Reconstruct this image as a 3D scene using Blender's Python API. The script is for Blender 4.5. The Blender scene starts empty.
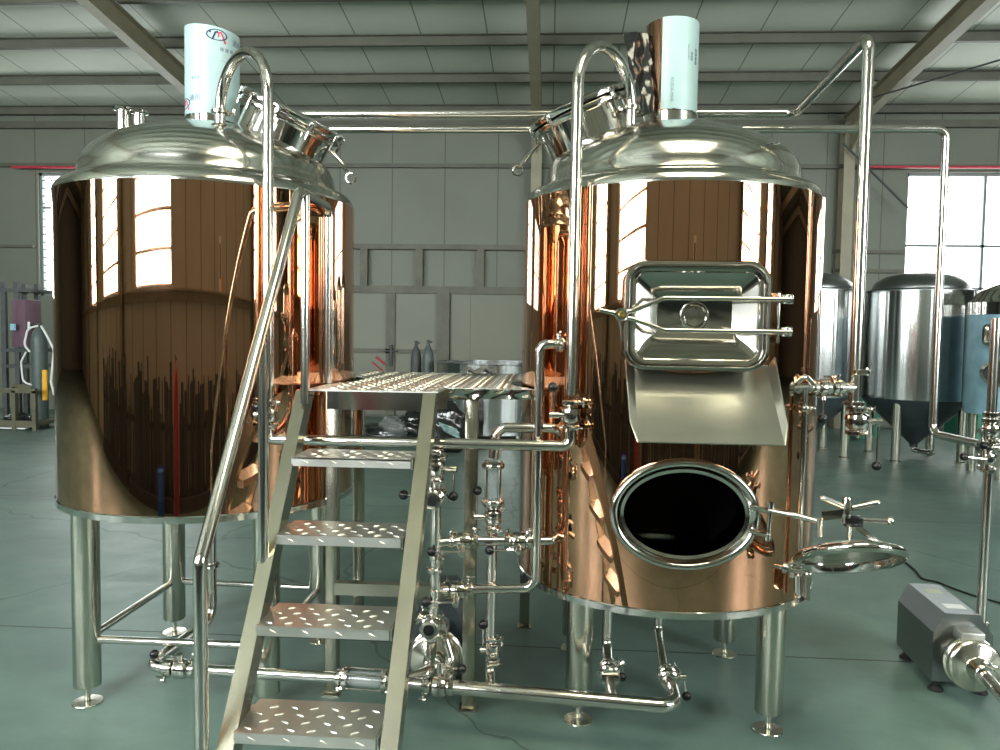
import bpy, bmesh, math, random
from mathutils import Vector, Matrix
random.seed(7)
PI = math.pi
sc = bpy.context.scene
COL = sc.collection
V = Vector

# ---------------------------------------------------------------- camera model (also used to turn a photo pixel + a distance into a point)
FPX, CAMH, YAW, PITCH, ROLL = 780.0, 1.57, .061, .055, .015
CF = V((-math.sin(YAW)*math.cos(PITCH), math.cos(YAW)*math.cos(PITCH), -math.sin(PITCH)))
_r0 = V((math.cos(YAW), math.sin(YAW), 0)); _u0 = _r0.cross(CF)
CR = math.cos(ROLL)*_r0 + math.sin(ROLL)*_u0
CU = -math.sin(ROLL)*_r0 + math.cos(ROLL)*_u0
CO = V((0, 0, CAMH))
def ray(x, y): return CF + CR*((x-500)/FPX) + CU*((375-y)/FPX)
def P(x, y, Y):
    d = ray(x, y); return CO + d*(Y/d.y)
def PZ(x, y, z=0.0):
    d = ray(x, y); return CO + d*((z-CAMH)/d.z)
cam_d = bpy.data.cameras.new('camera'); cam = bpy.data.objects.new('camera', cam_d); COL.objects.link(cam)
cam_d.sensor_width = 36; cam_d.lens = FPX*36/1000; cam_d.clip_start = .05; cam_d.clip_end = 200
m = Matrix((CR, CU, -CF)).transposed().to_4x4(); m.translation = CO
cam.matrix_world = m
sc.camera = cam

# ---------------------------------------------------------------- materials
def new_mat(name):
    mt = bpy.data.materials.new(name); mt.use_nodes = True
    nt = mt.node_tree; b = nt.nodes['Principled BSDF']; return mt, nt, b
def N(nt, typ, **kw):
    n = nt.nodes.new(typ)
    for k, v in kw.items(): setattr(n, k, v)
    return n
def simple(name, col, rough=.5, metal=0.0, noise=0.0, nscale=8, bump=0.0, spec=.5):
    mt, nt, b = new_mat(name)
    b.inputs['Base Color'].default_value = (*col, 1); b.inputs['Roughness'].default_value = rough
    b.inputs['Metallic'].default_value = metal; b.inputs['Specular IOR Level'].default_value = spec
    if noise or bump:
        tc = N(nt, 'ShaderNodeTexCoord'); nz = N(nt, 'ShaderNodeTexNoise')
        nz.inputs['Scale'].default_value = nscale; nz.inputs['Detail'].default_value = 6
        nt.links.new(tc.outputs['Object'], nz.inputs['Vector'])
        if noise:
            mx = N(nt, 'ShaderNodeMix', data_type='RGBA', blend_type='MULTIPLY')
            mx.inputs[0].default_value = 1
            rp = N(nt, 'ShaderNodeMapRange'); rp.inputs[1].default_value = .3; rp.inputs[2].default_value = .7
            rp.inputs[3].default_value = 1-noise; rp.inputs[4].default_value = 1+noise
            nt.links.new(nz.outputs['Fac'], rp.inputs[0])
            mx.inputs[6].default_value = (*col, 1); nt.links.new(rp.outputs[0], mx.inputs[7])
            nt.links.new(mx.outputs[2], b.inputs['Base Color'])
        if bump:
            bp = N(nt, 'ShaderNodeBump'); bp.inputs['Strength'].default_value = bump; bp.inputs['Distance'].default_value = .002
            nt.links.new(nz.outputs['Fac'], bp.inputs['Height']); nt.links.new(bp.outputs[0], b.inputs['Normal'])
    return mt
def steel(name, col, rough, rnoise=.04, scale=(3, 3, 3), aniso=0.0):
    mt, nt, b = new_mat(name)
    b.inputs['Base Color'].default_value = (*col, 1); b.inputs['Metallic'].default_value = 1
    b.inputs['Anisotropic'].default_value = aniso
    tc = N(nt, 'ShaderNodeTexCoord'); mp = N(nt, 'ShaderNodeMapping'); mp.inputs['Scale'].default_value = scale
    nz = N(nt, 'ShaderNodeTexNoise'); nz.inputs['Scale'].default_value = 4; nz.inputs['Detail'].default_value = 5
    rp = N(nt, 'ShaderNodeMapRange'); rp.inputs[1].default_value = .3; rp.inputs[2].default_value = .7
    rp.inputs[3].default_value = max(.01, rough-rnoise); rp.inputs[4].default_value = rough+rnoise
    nt.links.new(tc.outputs['Object'], mp.inputs[0]); nt.links.new(mp.outputs[0], nz.inputs['Vector'])
    nt.links.new(nz.outputs['Fac'], rp.inputs[0]); nt.links.new(rp.outputs[0], b.inputs['Roughness'])
    return mt
M = {}
M['polished'] = steel('polished_stainless', (.67, .645, .60), .10, .01)
M['dome'] = steel('dome_stainless', (.60, .59, .55), .16, .01, (2, 2, 2))
M['pipe'] = steel('pipe_stainless', (.72, .685, .64), .15, .015)
M['satin'] = steel('satin_stainless', (.58, .58, .54), .30, .05, (2, 2, 40))
M['leg'] = steel('leg_stainless', (.66, .64, .55), .20, .015, (20, 20, 1))
M['plate'] = steel('checker_plate', (.72, .71, .67), .37, .015, (3, 3, 3))
M['box'] = steel('brushed_square_tube', (.46, .435, .35), .25, .02, (6, 6, 2))
M['ferm'] = steel('fermenter_stainless', (.66, .68, .68), .16, .02, (40, 40, .6))
M['copper'] = steel('copper_mirror', (.67, .350, .215), .022, .008, (1.5, 1.5, 1.5))
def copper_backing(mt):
    # the inner face is steel, not copper; the vessel's inside shade is painted in
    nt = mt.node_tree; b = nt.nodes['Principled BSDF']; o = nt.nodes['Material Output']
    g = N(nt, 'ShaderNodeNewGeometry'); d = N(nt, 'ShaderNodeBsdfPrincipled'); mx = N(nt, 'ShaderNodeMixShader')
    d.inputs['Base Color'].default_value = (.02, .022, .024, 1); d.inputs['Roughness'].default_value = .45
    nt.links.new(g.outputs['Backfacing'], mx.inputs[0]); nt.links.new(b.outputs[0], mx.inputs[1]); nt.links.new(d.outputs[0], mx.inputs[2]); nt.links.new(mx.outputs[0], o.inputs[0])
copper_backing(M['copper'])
M['copper2'] = steel('brown_mirror', (.40, .22, .15), .06, .01)
M['black'] = simple('black_knob', (.008, .008, .009), .25)
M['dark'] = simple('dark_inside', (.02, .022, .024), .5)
M['rubber'] = simple('black_rubber', (.015, .015, .015), .6)
M['film'] = simple('white_blue_film', (.36, .49, .49), .35, 0, .05, 9, .3)
M['filmblue'] = simple('blue_film', (.34, .58, .72), .3, 0, .15, 6, .3)
M['navy'] = simple('navy_ink', (.012, .014, .07), .5)
M['redink'] = simple('red_ink', (.62, .01, .06), .5)
M['greyink'] = simple('grey_ink', (.12, .15, .20), .5)
M['purple'] = simple('purple_paint', (.15, .085, .115), .5, 0, .1)
M['yellow'] = simple('yellow_paint', (.75, .38, .02), .5)
M['white'] = simple('white_paint', (.75, .77, .76), .5)
M['green'] = simple('green_paint', (.03, .30, .20), .5, 0, .2)
M['cyl'] = simple('grey_green_paint', (.075, .10, .095), .45, 0, .15)
M['iron'] = simple('dark_iron', (.055, .06, .06), .55, 0, .25)
M['olive'] = simple('olive_frame', (.10, .095, .055), .6, 0, .2)
M['red'] = simple('red_paint', (.42, .03, .05), .5)
M['wood'] = simple('brown_board', (.16, .085, .045), .6, 0, .2)
M['frame'] = simple('steel_frame_paint', (.10, .097, .068), .55, 0, .22, 3)
M['rafter'] = simple('rafter_paint', (.27, .245, .17), .5, 0, .12, 3)
M['purlin'] = simple('purlin_steel', (.085, .085, .062), .5, 0, .15, 3)
M['winframe'] = simple('window_frame_paint', (.16, .18, .18), .5)
M['rag'] = simple('grey_rag', (.20, .19, .165), .8, 0, .3)
def grain(mt, sx, strength):
    nt = mt.node_tree; b = nt.nodes['Principled BSDF']
    tc = N(nt, 'ShaderNodeTexCoord'); mp = N(nt, 'ShaderNodeMapping'); mp.inputs['Scale'].default_value = (sx, sx, .02)
    nz = N(nt, 'ShaderNodeTexNoise'); nz.inputs['Scale'].default_value = 1; nz.inputs['Detail'].default_value = 3
    bp = N(nt, 'ShaderNodeBump'); bp.inputs['Strength'].default_value = strength; bp.inputs['Distance'].default_value = .02
    L = nt.links.new; L(tc.outputs['Object'], mp.inputs[0]); L(mp.outputs[0], nz.inputs['Vector']); L(nz.outputs['Fac'], bp.inputs['Height']); L(bp.outputs[0], b.inputs['Normal'])
grain(M['ferm'], 9, .55)
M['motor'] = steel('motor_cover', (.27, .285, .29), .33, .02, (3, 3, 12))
M['motor2'] = simple('blue_grey_box_cone_shade', (.055, .07, .078), .4, .3, .1)  # darkened so the steel fermenter cones carry their shade in the colour

def clear_plastic(name, col, rough, alpha):
    mt, nt, b = new_mat(name)
    b.inputs['Base Color'].default_value = (*col, 1); b.inputs['Roughness'].default_value = rough
    b.inputs['Alpha'].default_value = alpha; b.inputs['Specular IOR Level'].default_value = .9
    return mt
M['bag'] = clear_plastic('clear_plastic_wrap', (.30, .32, .32), .10, .35)
M['blackfilm'] = simple('black_film', (.012, .013, .013), .16, 0, 0, 14, 1.0, .8)
M['sight'] = clear_plastic('sight_glass', (.55, .6, .6), .03, .22)
def glass():
    mt = bpy.data.materials.new('window_glass'); mt.use_nodes = True; nt = mt.node_tree; nt.nodes.clear()
    o = N(nt, 'ShaderNodeOutputMaterial'); mx = N(nt, 'ShaderNodeMixShader'); tr = N(nt, 'ShaderNodeBsdfTransparent'); g = N(nt, 'ShaderNodeBsdfGlossy')
    tr.inputs[0].default_value = (.95, .98, .98, 1); g.inputs['Roughness'].default_value = .03
    mx.inputs[0].default_value = .06
    nt.links.new(tr.outputs[0], mx.inputs[1]); nt.links.new(g.outputs[0], mx.inputs[2]); nt.links.new(mx.outputs[0], o.inputs[0]); return mt
M['glass'] = glass()
M['rooflight'] = glass(); M['rooflight'].name = 'roof_light_sheet'; M['rooflight'].node_tree.nodes['Transparent BSDF'].inputs[0].default_value = (.62, .61, .53, 1)

def panel_mat(name, col, axis, pitch, lw, dark=.45, rough=.5, noise=.07):
    mt, nt, b = new_mat(name)
    tc = N(nt, 'ShaderNodeTexCoord'); sp = N(nt, 'ShaderNodeSeparateXYZ'); nt.links.new(tc.outputs['Object'], sp.inputs[0])
    dv = N(nt, 'ShaderNodeMath', operation='DIVIDE'); dv.inputs[1].default_value = pitch
    nt.links.new(sp.outputs[axis], dv.inputs[0])
    fr = N(nt, 'ShaderNodeMath', operation='FRACT'); nt.links.new(dv.outputs[0], fr.inputs[0])
    lt = N(nt, 'ShaderNodeMath', operation='LESS_THAN'); lt.inputs[1].default_value = lw/pitch; nt.links.new(fr.outputs[0], lt.inputs[0])
    nz = N(nt, 'ShaderNodeTexNoise'); nz.inputs['Scale'].default_value = .9; nz.inputs['Detail'].default_value = 7
    nt.links.new(tc.outputs['Object'], nz.inputs['Vector'])
    rp = N(nt, 'ShaderNodeMapRange'); rp.inputs[1].default_value = .3; rp.inputs[2].default_value = .7; rp.inputs[3].default_value = 1-noise; rp.inputs[4].default_value = 1+noise
    nt.links.new(nz.outputs['Fac'], rp.inputs[0])
    m1 = N(nt, 'ShaderNodeMix', data_type='RGBA', blend_type='MULTIPLY'); m1.inputs[0].default_value = 1; m1.inputs[6].default_value = (*col, 1)
    nt.links.new(rp.outputs[0], m1.inputs[7])
    m2 = N(nt, 'ShaderNodeMix', data_type='RGBA'); nt.links.new(lt.outputs[0], m2.inputs[0]); nt.links.new(m1.outputs[2], m2.inputs[6])
    m2.inputs[7].default_value = (*[c*dark for c in col], 1)
    nt.links.new(m2.outputs[2], b.inputs['Base Color']); b.inputs['Roughness'].default_value = rough
    return mt
M['wall'] = panel_mat('wall_panels', (.135, .145, .112), 0, .95, .018)  # pale panels darkened here, the far wall's dimness put into the colour
M['wall_near'] = panel_mat('wall_panels_near_lightened', (.48, .48, .41), 0, .95, .05, .4)  # same panels, lightened so their mirror image in the copper reads brighter
M['chute'] = steel('brushed_chute', (.43, .43, .385), .30, .02, (1, 30, 30))
M['fasc'] = steel('fascia_sheet', (.62, .62, .60), .12, .01)
M['wall_end'] = panel_mat('wall_panels_end', (.135, .145, .112), 1, .95, .018)
M['roof'] = panel_mat('roof_panels', (.52, .55, .465), 0, .95, .02, .35)
def floor_mat():
    mt, nt, b = new_mat('green_floor_paint')
    tc = N(nt, 'ShaderNodeTexCoord'); L = nt.links.new
    n1 = N(nt, 'ShaderNodeTexNoise'); n1.inputs['Scale'].default_value = .8; n1.inputs['Detail'].default_value = 9; n1.inputs['Roughness'].default_value = .65
    n2 = N(nt, 'ShaderNodeTexNoise'); n2.inputs['Scale'].default_value = 5; n2.inputs['Detail'].default_value = 8; n2.inputs['Roughness'].default_value = .7
    L(tc.outputs['Object'], n1.inputs['Vector'])
    mp = N(nt, 'ShaderNodeMapping'); mp.inputs['Scale'].default_value = (.5, 1.6, 1); L(tc.outputs['Object'], mp.inputs[0]); L(mp.outputs[0], n2.inputs['Vector'])
    cr = N(nt, 'ShaderNodeValToRGB'); e = cr.color_ramp.elements
    e[0].position = .33; e[0].color = (.080, .130, .116, 1); e[1].position = .68; e[1].color = (.165, .250, .214, 1)
    L(n1.outputs['Fac'], cr.inputs[0])
    r2 = N(nt, 'ShaderNodeMapRange'); r2.inputs[1].default_value = .3; r2.inputs[2].default_value = .7; r2.inputs[3].default_value = .86; r2.inputs[4].default_value = 1.12
    L(n2.outputs['Fac'], r2.inputs[0])
    m1 = N(nt, 'ShaderNodeMix', data_type='RGBA', blend_type='MULTIPLY'); m1.inputs[0].default_value = 1; L(cr.outputs[0], m1.inputs[6]); L(r2.outputs[0], m1.inputs[7])
    # cast joints in the slab
    sp = N(nt, 'ShaderNodeSeparateXYZ'); nw = N(nt, 'ShaderNodeTexNoise'); nw.inputs['Scale'].default_value = 2.0; L(tc.outputs['Object'], nw.inputs['Vector'])
    L(tc.outputs['Object'], sp.inputs[0])
    wob = N(nt, 'ShaderNodeMath', operation='MULTIPLY_ADD'); wob.inputs[1].default_value = .02; L(nw.outputs['Fac'], wob.inputs[0]); L(sp.outputs[1], wob.inputs[2])
    ad = N(nt, 'ShaderNodeMath', operation='ADD'); ad.inputs[1].default_value = 3*JP-JY; L(wob.outputs[0], ad.inputs[0])
    dv = N(nt, 'ShaderNodeMath', operation='DIVIDE'); dv.inputs[1].default_value = JP; L(ad.outputs[0], dv.inputs[0])
    fr = N(nt, 'ShaderNodeMath', operation='FRACT'); L(dv.outputs[0], fr.inputs[0])
    lt = N(nt, 'ShaderNodeMath', operation='LESS_THAN'); lt.inputs[1].default_value = .014/JP; L(fr.outputs[0], lt.inputs[0])
    # hairline cracks
    vo = N(nt, 'ShaderNodeTexVoronoi', feature='DISTANCE_TO_EDGE'); vo.inputs['Scale'].default_value = .42
    nv = N(nt, 'ShaderNodeTexNoise'); nv.inputs['Scale'].default_value = 1.5; nv.inputs['Detail'].default_value = 8; L(tc.outputs['Object'], nv.inputs['Vector'])
    va = N(nt, 'ShaderNodeMix', data_type='RGBA'); va.inputs[0].default_value = .35; L(tc.outputs['Object'], va.inputs[6]); L(nv.outputs['Color'], va.inputs[7]); L(va.outputs[2], vo.inputs['Vector'])
    lc = N(nt, 'ShaderNodeMath', operation='LESS_THAN'); lc.inputs[1].default_value = .0022; L(vo.outputs['Distance'], lc.inputs[0])
    lcm = N(nt, 'ShaderNodeMath', operation='MULTIPLY'); lcm.inputs[1].default_value = .55; L(lc.outputs[0], lcm.inputs[0])
    mxx = N(nt, 'ShaderNodeMath', operation='MAXIMUM'); L(lt.outputs[0], mxx.inputs[0]); L(lcm.outputs[0], mxx.inputs[1])
    m2 = N(nt, 'ShaderNodeMix', data_type='RGBA'); L(mxx.outputs[0], m2.inputs[0]); L(m1.outputs[2], m2.inputs[6]); m2.inputs[7].default_value = (.02, .035, .032, 1)
    L(m2.outputs[2], b.inputs['Base Color'])
    rr = N(nt, 'ShaderNodeMapRange'); rr.inputs[1].default_value = .3; rr.inputs[2].default_value = .7; rr.inputs[3].default_value = .34; rr.inputs[4].default_value = .5
    L(n2.outputs['Fac'], rr.inputs[0]); L(rr.outputs[0], b.inputs['Roughness'])
    return mt
M['gate_leaf'] = panel_mat('gate_leaf', (.165, .17, .128), 0, 1.4, .012, .6)
JY, JP = 3.83, 3.0
M['floor'] = floor_mat()

# ---------------------------------------------------------------- mesh helpers
WL = {}
def fillet(pts, bend, n=8):
    pts = [V(p) for p in pts]
    if bend <= 0 or len(pts) < 3: return pts
    out = [pts[0]]
    for i in range(1, len(pts)-1):
        a, b, c = pts[i-1], pts[i], pts[i+1]
        d1 = (a-b); d2 = (c-b); l1, l2 = d1.length, d2.length
        if l1 < 1e-6 or l2 < 1e-6: continue
        d1 /= l1; d2 /= l2
        ang = d1.angle(d2)
        if ang > PI-.03: out.append(b); continue
        t = min(bend/math.tan(ang/2), l1*.49, l2*.49); r = t*math.tan(ang/2)
        bis = (d1+d2).normalized(); cen = b+bis*(r/math.sin(ang/2))
        s = b+d1*t-cen; e = b+d2*t-cen; tot = s.angle(e); ax = s.cross(e)
        if ax.length < 1e-9: out.append(b); continue
        ax.normalize()
        for k in range(n+1): out.append(cen+Matrix.Rotation(tot*k/n, 3, ax) @ s)
    out.append(pts[-1]); return out
def frame_of(axis):
    a = V(axis).normalized(); ref = V((0, 0, 1)) if abs(a.z) < .95 else V((1, 0, 0))
    u = ref.cross(a).normalized(); return u, a.cross(u), a
class MB:
    def __init__(s): s.bm = bmesh.new(); s.ang = 35; s.normals = None
    def face(s, vs):
        try: return s.bm.faces.new(vs)
        except ValueError: return None
    def box(s, c, size, rot=None, bevel=0.0):
        mt = Matrix.Translation(V(c)) @ (rot.to_4x4() if rot else Matrix.Identity(4)) @ Matrix.Diagonal((*size, 1))
        g = bmesh.ops.create_cube(s.bm, size=1, matrix=mt)
        if bevel:
            es = list({e for v in g['verts'] for e in v.link_edges})
            bmesh.ops.bevel(s.bm, geom=es, offset=bevel, segments=2, profile=.5, affect='EDGES')
        return s
    def beam(s, a, b, w, h, up=(0, 0, 1), bevel=0.0):
        a, b = V(a), V(b); d = b-a; y = d.normalized(); x = y.cross(V(up)).normalized(); z = x.cross(y)
        return s.box((a+b)/2, (w, d.length, h), Matrix((x, y, z)).transposed(), bevel)
    def rings(s, rings, closed_u=True, caps=(True, True), closed_v=False):
        vr = [[s.bm.verts.new(p) for p in r] for r in rings]; n = len(vr[0]); k = len(vr)
        for i in range(k if closed_v else k-1):
            a, b = vr[i], vr[(i+1) % k]
            for j in range(n if closed_u else n-1): s.face((a[j], a[(j+1) % n], b[(j+1) % n], b[j]))
        if not closed_v:
            if caps[0]: s.face(list(reversed(vr[0])))
            if caps[1]: s.face(vr[-1])
        return s
    def tube(s, pts, r, bend=0.0, seg=18, caps=True, closed=False):
        p = fillet(pts, bend); rs = []; n = len(p)
        tang = []
        for i in range(n):
            a = p[(i-1) % n] if (closed or i > 0) else p[i]; b = p[(i+1) % n] if (closed or i < n-1) else p[i]
            tang.append((b-a).normalized())
        u, v, _ = frame_of(tang[0])
        for i in range(n):
            if i:
                ax = tang[i-1].cross(tang[i])
                if ax.length > 1e-8:
                    R_ = Matrix.Rotation(tang[i-1].angle(tang[i]), 3, ax.normalized()); u = R_ @ u; v = R_ @ v
            rr = r[i] if isinstance(r, (list, tuple)) else r
            rs.append([p[i]+u*(rr*math.cos(2*PI*j/seg))+v*(rr*math.sin(2*PI*j/seg)) for j in range(seg)])
        return s.rings(rs, True, (caps, caps), closed)
    def lathe(s, prof, c=(0, 0, 0), axis=(0, 0, 1), seg=40, sx=1.0, sy=1.0, caps=(True, True)):
        u, v, a = frame_of(axis); c = V(c)
        if V(axis).normalized().z > .999: u, v = V((1, 0, 0)), V((0, 1, 0))
        rs = [[c+a*z+u*(max(r, 1e-4)*sx*math.cos(2*PI*j/seg))+v*(max(r, 1e-4)*sy*math.sin(2*PI*j/seg)) for j in range(seg)] for r, z in prof]
        return s.rings(rs, True, caps)
    def sphere(s, c, r, seg=14, squash=1.0):
        bmesh.ops.create_uvsphere(s.bm, u_segments=seg, v_segments=seg//2+2, radius=r, matrix=Matrix.Translation(V(c)) @ Matrix.Diagonal((1, 1, squash, 1))); return s
    def prism(s, poly, o, u, v, depth):
        o, u, v = V(o), V(u), V(v); n = u.cross(v).normalized()
        a = [s.bm.verts.new(o+u*x+v*y) for x, y in poly]; b = [s.bm.verts.new(o+u*x+v*y+n*depth) for x, y in poly]
        s.face(list(reversed(a))); s.face(b); k = len(poly)
        for i in range(k): s.face((a[i], a[(i+1) % k], b[(i+1) % k], b[i]))
        return s
    def mesh(s, name, off):
        bmesh.ops.recalc_face_normals(s.bm, faces=s.bm.faces[:])
        me = bpy.data.meshes.new(name)
        bmesh.ops.translate(s.bm, verts=s.bm.verts[:], vec=-V(off)); s.bm.to_mesh(me); s.bm.free()
        for f in me.polygons: f.use_smooth = True
        me.set_sharp_from_angle(angle=math.radians(s.ang)); return me
def put(name, mb, mat, parent=None, loc=(0, 0, 0), label=None, kind=None):
    off = WL[parent.name] if parent else V(loc)
    me = mb.mesh(name, off); o = bpy.data.objects.new(name, me); COL.objects.link(o)
    if isinstance(mat, str): mat = M[mat]
    me.materials.append(mat)
    if parent: o.parent = parent; WL[o.name] = off
    else: o.location = loc; WL[o.name] = V(loc)
    if label: o['label'] = label
    if kind: o['kind'] = kind
    return o
def tag(o, label, cat, group=None):
    o['label'] = label; o['category'] = cat
    if group: o['group'] = group
    return o
def thing(name, label, cat, loc, group=None):
    o = bpy.data.objects.new(name, None); COL.objects.link(o); o.location = loc; WL[o.name] = V(loc); o.empty_display_size = .1
    return tag(o, label, cat, group)
def copy_tree(o, parent=None):
    c = o.copy(); COL.objects.link(c); c.parent = parent
    for ch in o.children: copy_tree(ch, c)
    return c
def struct(name, mb, mat, parent=None): return put(name, mb, mat, parent, kind='structure')
def rrect(w, h, r, n=8):
    o = []
    for cx, cy, a0 in ((w/2-r, h/2-r, 0), (-w/2+r, h/2-r, 90), (-w/2+r, -h/2+r, 180), (w/2-r, -h/2+r, 270)):
        for k in range(n+1):
            a = math.radians(a0+90*k/n); o.append((cx+r*math.cos(a), cy+r*math.sin(a)))
    return o
SKY, EXPO = 34.0, 0.0
# ================================================================ THE HALL
FY, RY, EZ, RIDGE, SL = 14.0, -1.8, 5.52, 6.1, .1
XL, XR = -30.0, 30.0
RZ = EZ+SL*(FY-RIDGE)
struct('floor', MB().box(((XL+XR)/2, (FY+RY)/2, -.05), (XR-XL, FY-RY, .1)), 'floor')
def wall_boxes(x0, x1, z0, z1, y, t, ops):
    mb = MB(); x = x0
    for a, b, lo, hi in sorted(ops):
        mb.box(((x+a)/2, y, (z0+z1)/2), (a-x, t, z1-z0))
        mb.box(((a+b)/2, y, (z0+lo)/2), (b-a, t, lo-z0)); mb.box(((a+b)/2, y, (hi+z1)/2), (b-a, t, z1-hi)); x = b
    mb.box(((x+x1)/2, y, (z0+z1)/2), (x1-x, t, z1-z0)); return mb
FW = [(-9.45, -6.3, 2.12, 4.38), (6.12, 10.2, 2.12, 4.42), (11.4, 15, 2.12, 4.42), (-15, -11.2, 2.12, 4.38)]
BW = [(-4.4, -1.8, 1.93, 4.9), (-9.2, -6.4, 1.93, 4.9), (-14.2, -11.3, 1.93, 4.9), (5.35, 8.7, 1.93, 4.9), (10.8, 13.8, 1.93, 4.9)]
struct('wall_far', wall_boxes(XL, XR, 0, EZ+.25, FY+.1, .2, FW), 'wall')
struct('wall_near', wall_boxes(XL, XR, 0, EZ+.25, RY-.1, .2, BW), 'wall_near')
for nm, x in (('wall_left', XL-.1), ('wall_right', XR+.1)):
    struct(nm, MB().prism([(RY-.2, 0), (FY+.2, 0), (FY+.2, EZ+.2), (RIDGE, RZ+.2), (RY-.2, EZ+.2)], (x-.1, 0, 0), (0, 1, 0), (0, 0, 1), .2), 'wall_end')
mb = MB()
KX0, KX1, KY0, KY1 = -.2, 2.4, -.9, 1.7          # unseen roof light added in the near slope, suggested by the hatch's bright face
def rz_(y): return RZ-(y-RIDGE)*(RZ-EZ+.02)/(FY+.2-RIDGE) if y > RIDGE else RZ-(RIDGE-y)*(RZ-EZ+.02)/(RIDGE-RY+.2)
def slab(x0, x1, y0, y1): mb.prism([(0, 0), (x1-x0, 0), (x1-x0, 1), (0, 1)], (x0, y0, rz_(y0)), (1, 0, 0), (0, y1-y0, rz_(y1)-rz_(y0)), .12)
slab(XL-.2, XR+.2, RIDGE, FY+.2); slab(XL-.2, KX0, RY-.2, RIDGE); slab(KX1, XR+.2, RY-.2, RIDGE); slab(KX0, KX1, RY-.2, KY0); slab(KX0, KX1, KY1, RIDGE)
struct('ceiling', mb, 'roof')
# purlins along the roof, rafters, columns
def roofz(y): return EZ+SL*(FY-y) if y > RIDGE else RZ-(RIDGE-y)*(RZ-EZ)/(RIDGE-RY)
k = 0
for y in [13.85, 12.56, 11.3, 10.05, 8.8, 7.55, 6.3, 5.2, 3.9, 2.6, 1.3, 0.0, -1.2]:
    z = roofz(y)
    mb = MB().box(((XL+XR)/2, y, z-.07), (XR-XL, .012, .14)).box(((XL+XR)/2, y+.03, z-.135), (XR-XL, .07, .012)).box(((XL+XR)/2, y-.03, z-.012), (XR-XL, .07, .012))
    struct('ceiling_purlin', mb, 'purlin')
for x in (-27.5, -22, -16.5, -11.1, -5.68, -.26, 5.03, 10.5, 16, 21.4, 26.8):
    for y0, y1 in ((13.9, RIDGE), (-1.7, RIDGE)):
        z0, z1 = roofz(y0)-.2, roofz(y1)-.2
        up = V((0, 0, 1)); mb = MB(); a, b = V((x, y0, z0)), V((x, y1, z1))
        mb.beam(a-up*.01, b-up*.01, .16, .014).beam(a-up*.30, b-up*.30, .16, .014).beam(a-up*.155, b-up*.155, .012, .30)
        s = -1 if y0 > y1 else 1
        mb.prism([(0, 0), (s*.9, -.0), (0, -.45)], (x-.006, y0, z0-.3), (0, 1, 0), (0, 0, 1), .012)
        struct('ceiling_rafter', mb, 'rafter')
    for y in (13.82, -1.62):
        if x == -.26 and y < 0: continue
        mb = MB().box((x, y, 2.6), (.012, .22, 5.2)).box((x, y-.11, 2.6), (.18, .014, 5.2)).box((x, y+.11, 2.6), (.18, .014, 5.2))
        struct('wall_column', mb, 'rafter')
# wall girts
for y, zs in ((13.93, (4.50,)), (-1.75, (4.85,))):
    for z in zs: struct('wall_girt', MB().box(((XL+XR)/2, y, z), (XR-XL, .06, .07)), 'purlin')
struct('wall_girt', MB().box((-13, 13.93, 3.02), (7, .05, .045)), 'purlin')
for a, b, z in ((4.9, 6.1, 3.05), (4.9, 6.1, 2.72)): struct('wall_girt', MB().box(((a+b)/2, 13.93, z), (b-a, .05, .06)), 'frame')
struct('trim_1', MB().box((0, -1.77, 1.86), (XR-XL-1, .07, .10)).box((0, -1.74, 1.915), (XR-XL-1, .14, .02)), 'rafter')   # ledge under the windows of the near wall
struct('trim_2', MB().box((0, 13.93, 5.22), (XR-XL-1, .1, .12)), 'purlin')
# windows
def window(n, a, b, lo, hi, y, inward, cols, rows, fine=False):
    mb = MB(); w = b-a; h = hi-lo; cx, cz = (a+b)/2, (lo+hi)/2; t = .05
    for x in (a+t/2, b-t/2): mb.box((x, y, cz), (t, .09, h))
    for z in (lo+t/2, hi-t/2): mb.box((cx, y, z), (w, .09, t))
    o = struct(f'window_{n}', mb, 'winframe')
    mb = MB()
    for x in cols: mb.box((a+w*x, y, cz), (.045, .05, h))
    for z in rows: mb.box((cx, y, lo+h*z), (w, .05, .04))
    if fine:
        for i in range(1, 16): mb.box((cx, y-.06, lo+h*i/16), (w, .012, .016))
        for i in range(1, 13): mb.box((a+w*i/13, y-.06, cz), (.012, .012, h))
    struct('muntin', mb, 'winframe', o)
    struct('glass', MB().box((cx, y, cz), (w-.04, .006, h-.04)), 'glass', o)
    li = bpy.data.lights.new('sky_portal', 'AREA'); li.shape = 'RECTANGLE'; li.size = w; li.size_y = h; li.cycles.is_portal = True
    lo_ = bpy.data.objects.new('sky_portal', li); COL.objects.link(lo_); lo_.location = (cx, y+.12*(-inward), cz); lo_.rotation_euler = (PI/2*inward, 0, 0)
i = 1
for a, b, lo, hi in FW:
    left = b < 0
    window(i, a, b, lo, hi, FY+.1, -1, (.33, .66), (.72,) if left else (.14, .46), left); i += 1
for a, b, lo, hi in BW:
    window(i, a, b, lo, hi, RY-.1, 1, (), (.125, .25, .375, .5, .625, .75, .875)); i += 1
mb = MB(); cxk, cyk = (KX0+KX1)/2, (KY0+KY1)/2; zk = rz_(cyk)
for x in (KX0+.03, KX1-.03): mb.beam((x, KY0, rz_(KY0)+.05), (x, KY1, rz_(KY1)+.05), .06, .1)
for y in (KY0+.03, KY1-.03): mb.box((cxk, y, rz_(y)+.05), (KX1-KX0, .06, .1))
o = struct('window_10', mb, 'winframe')
mb = MB(); mb.beam((cxk, KY0, rz_(KY0)+.06), (cxk, KY1, rz_(KY1)+.06), KX1-KX0-.08, .006); struct('glass', mb, 'rooflight', o)
li = bpy.data.lights.new('sky_portal', 'AREA'); li.shape = 'RECTANGLE'; li.size = KX1-KX0; li.size_y = KY1-KY0; li.cycles.is_portal = True
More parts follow.
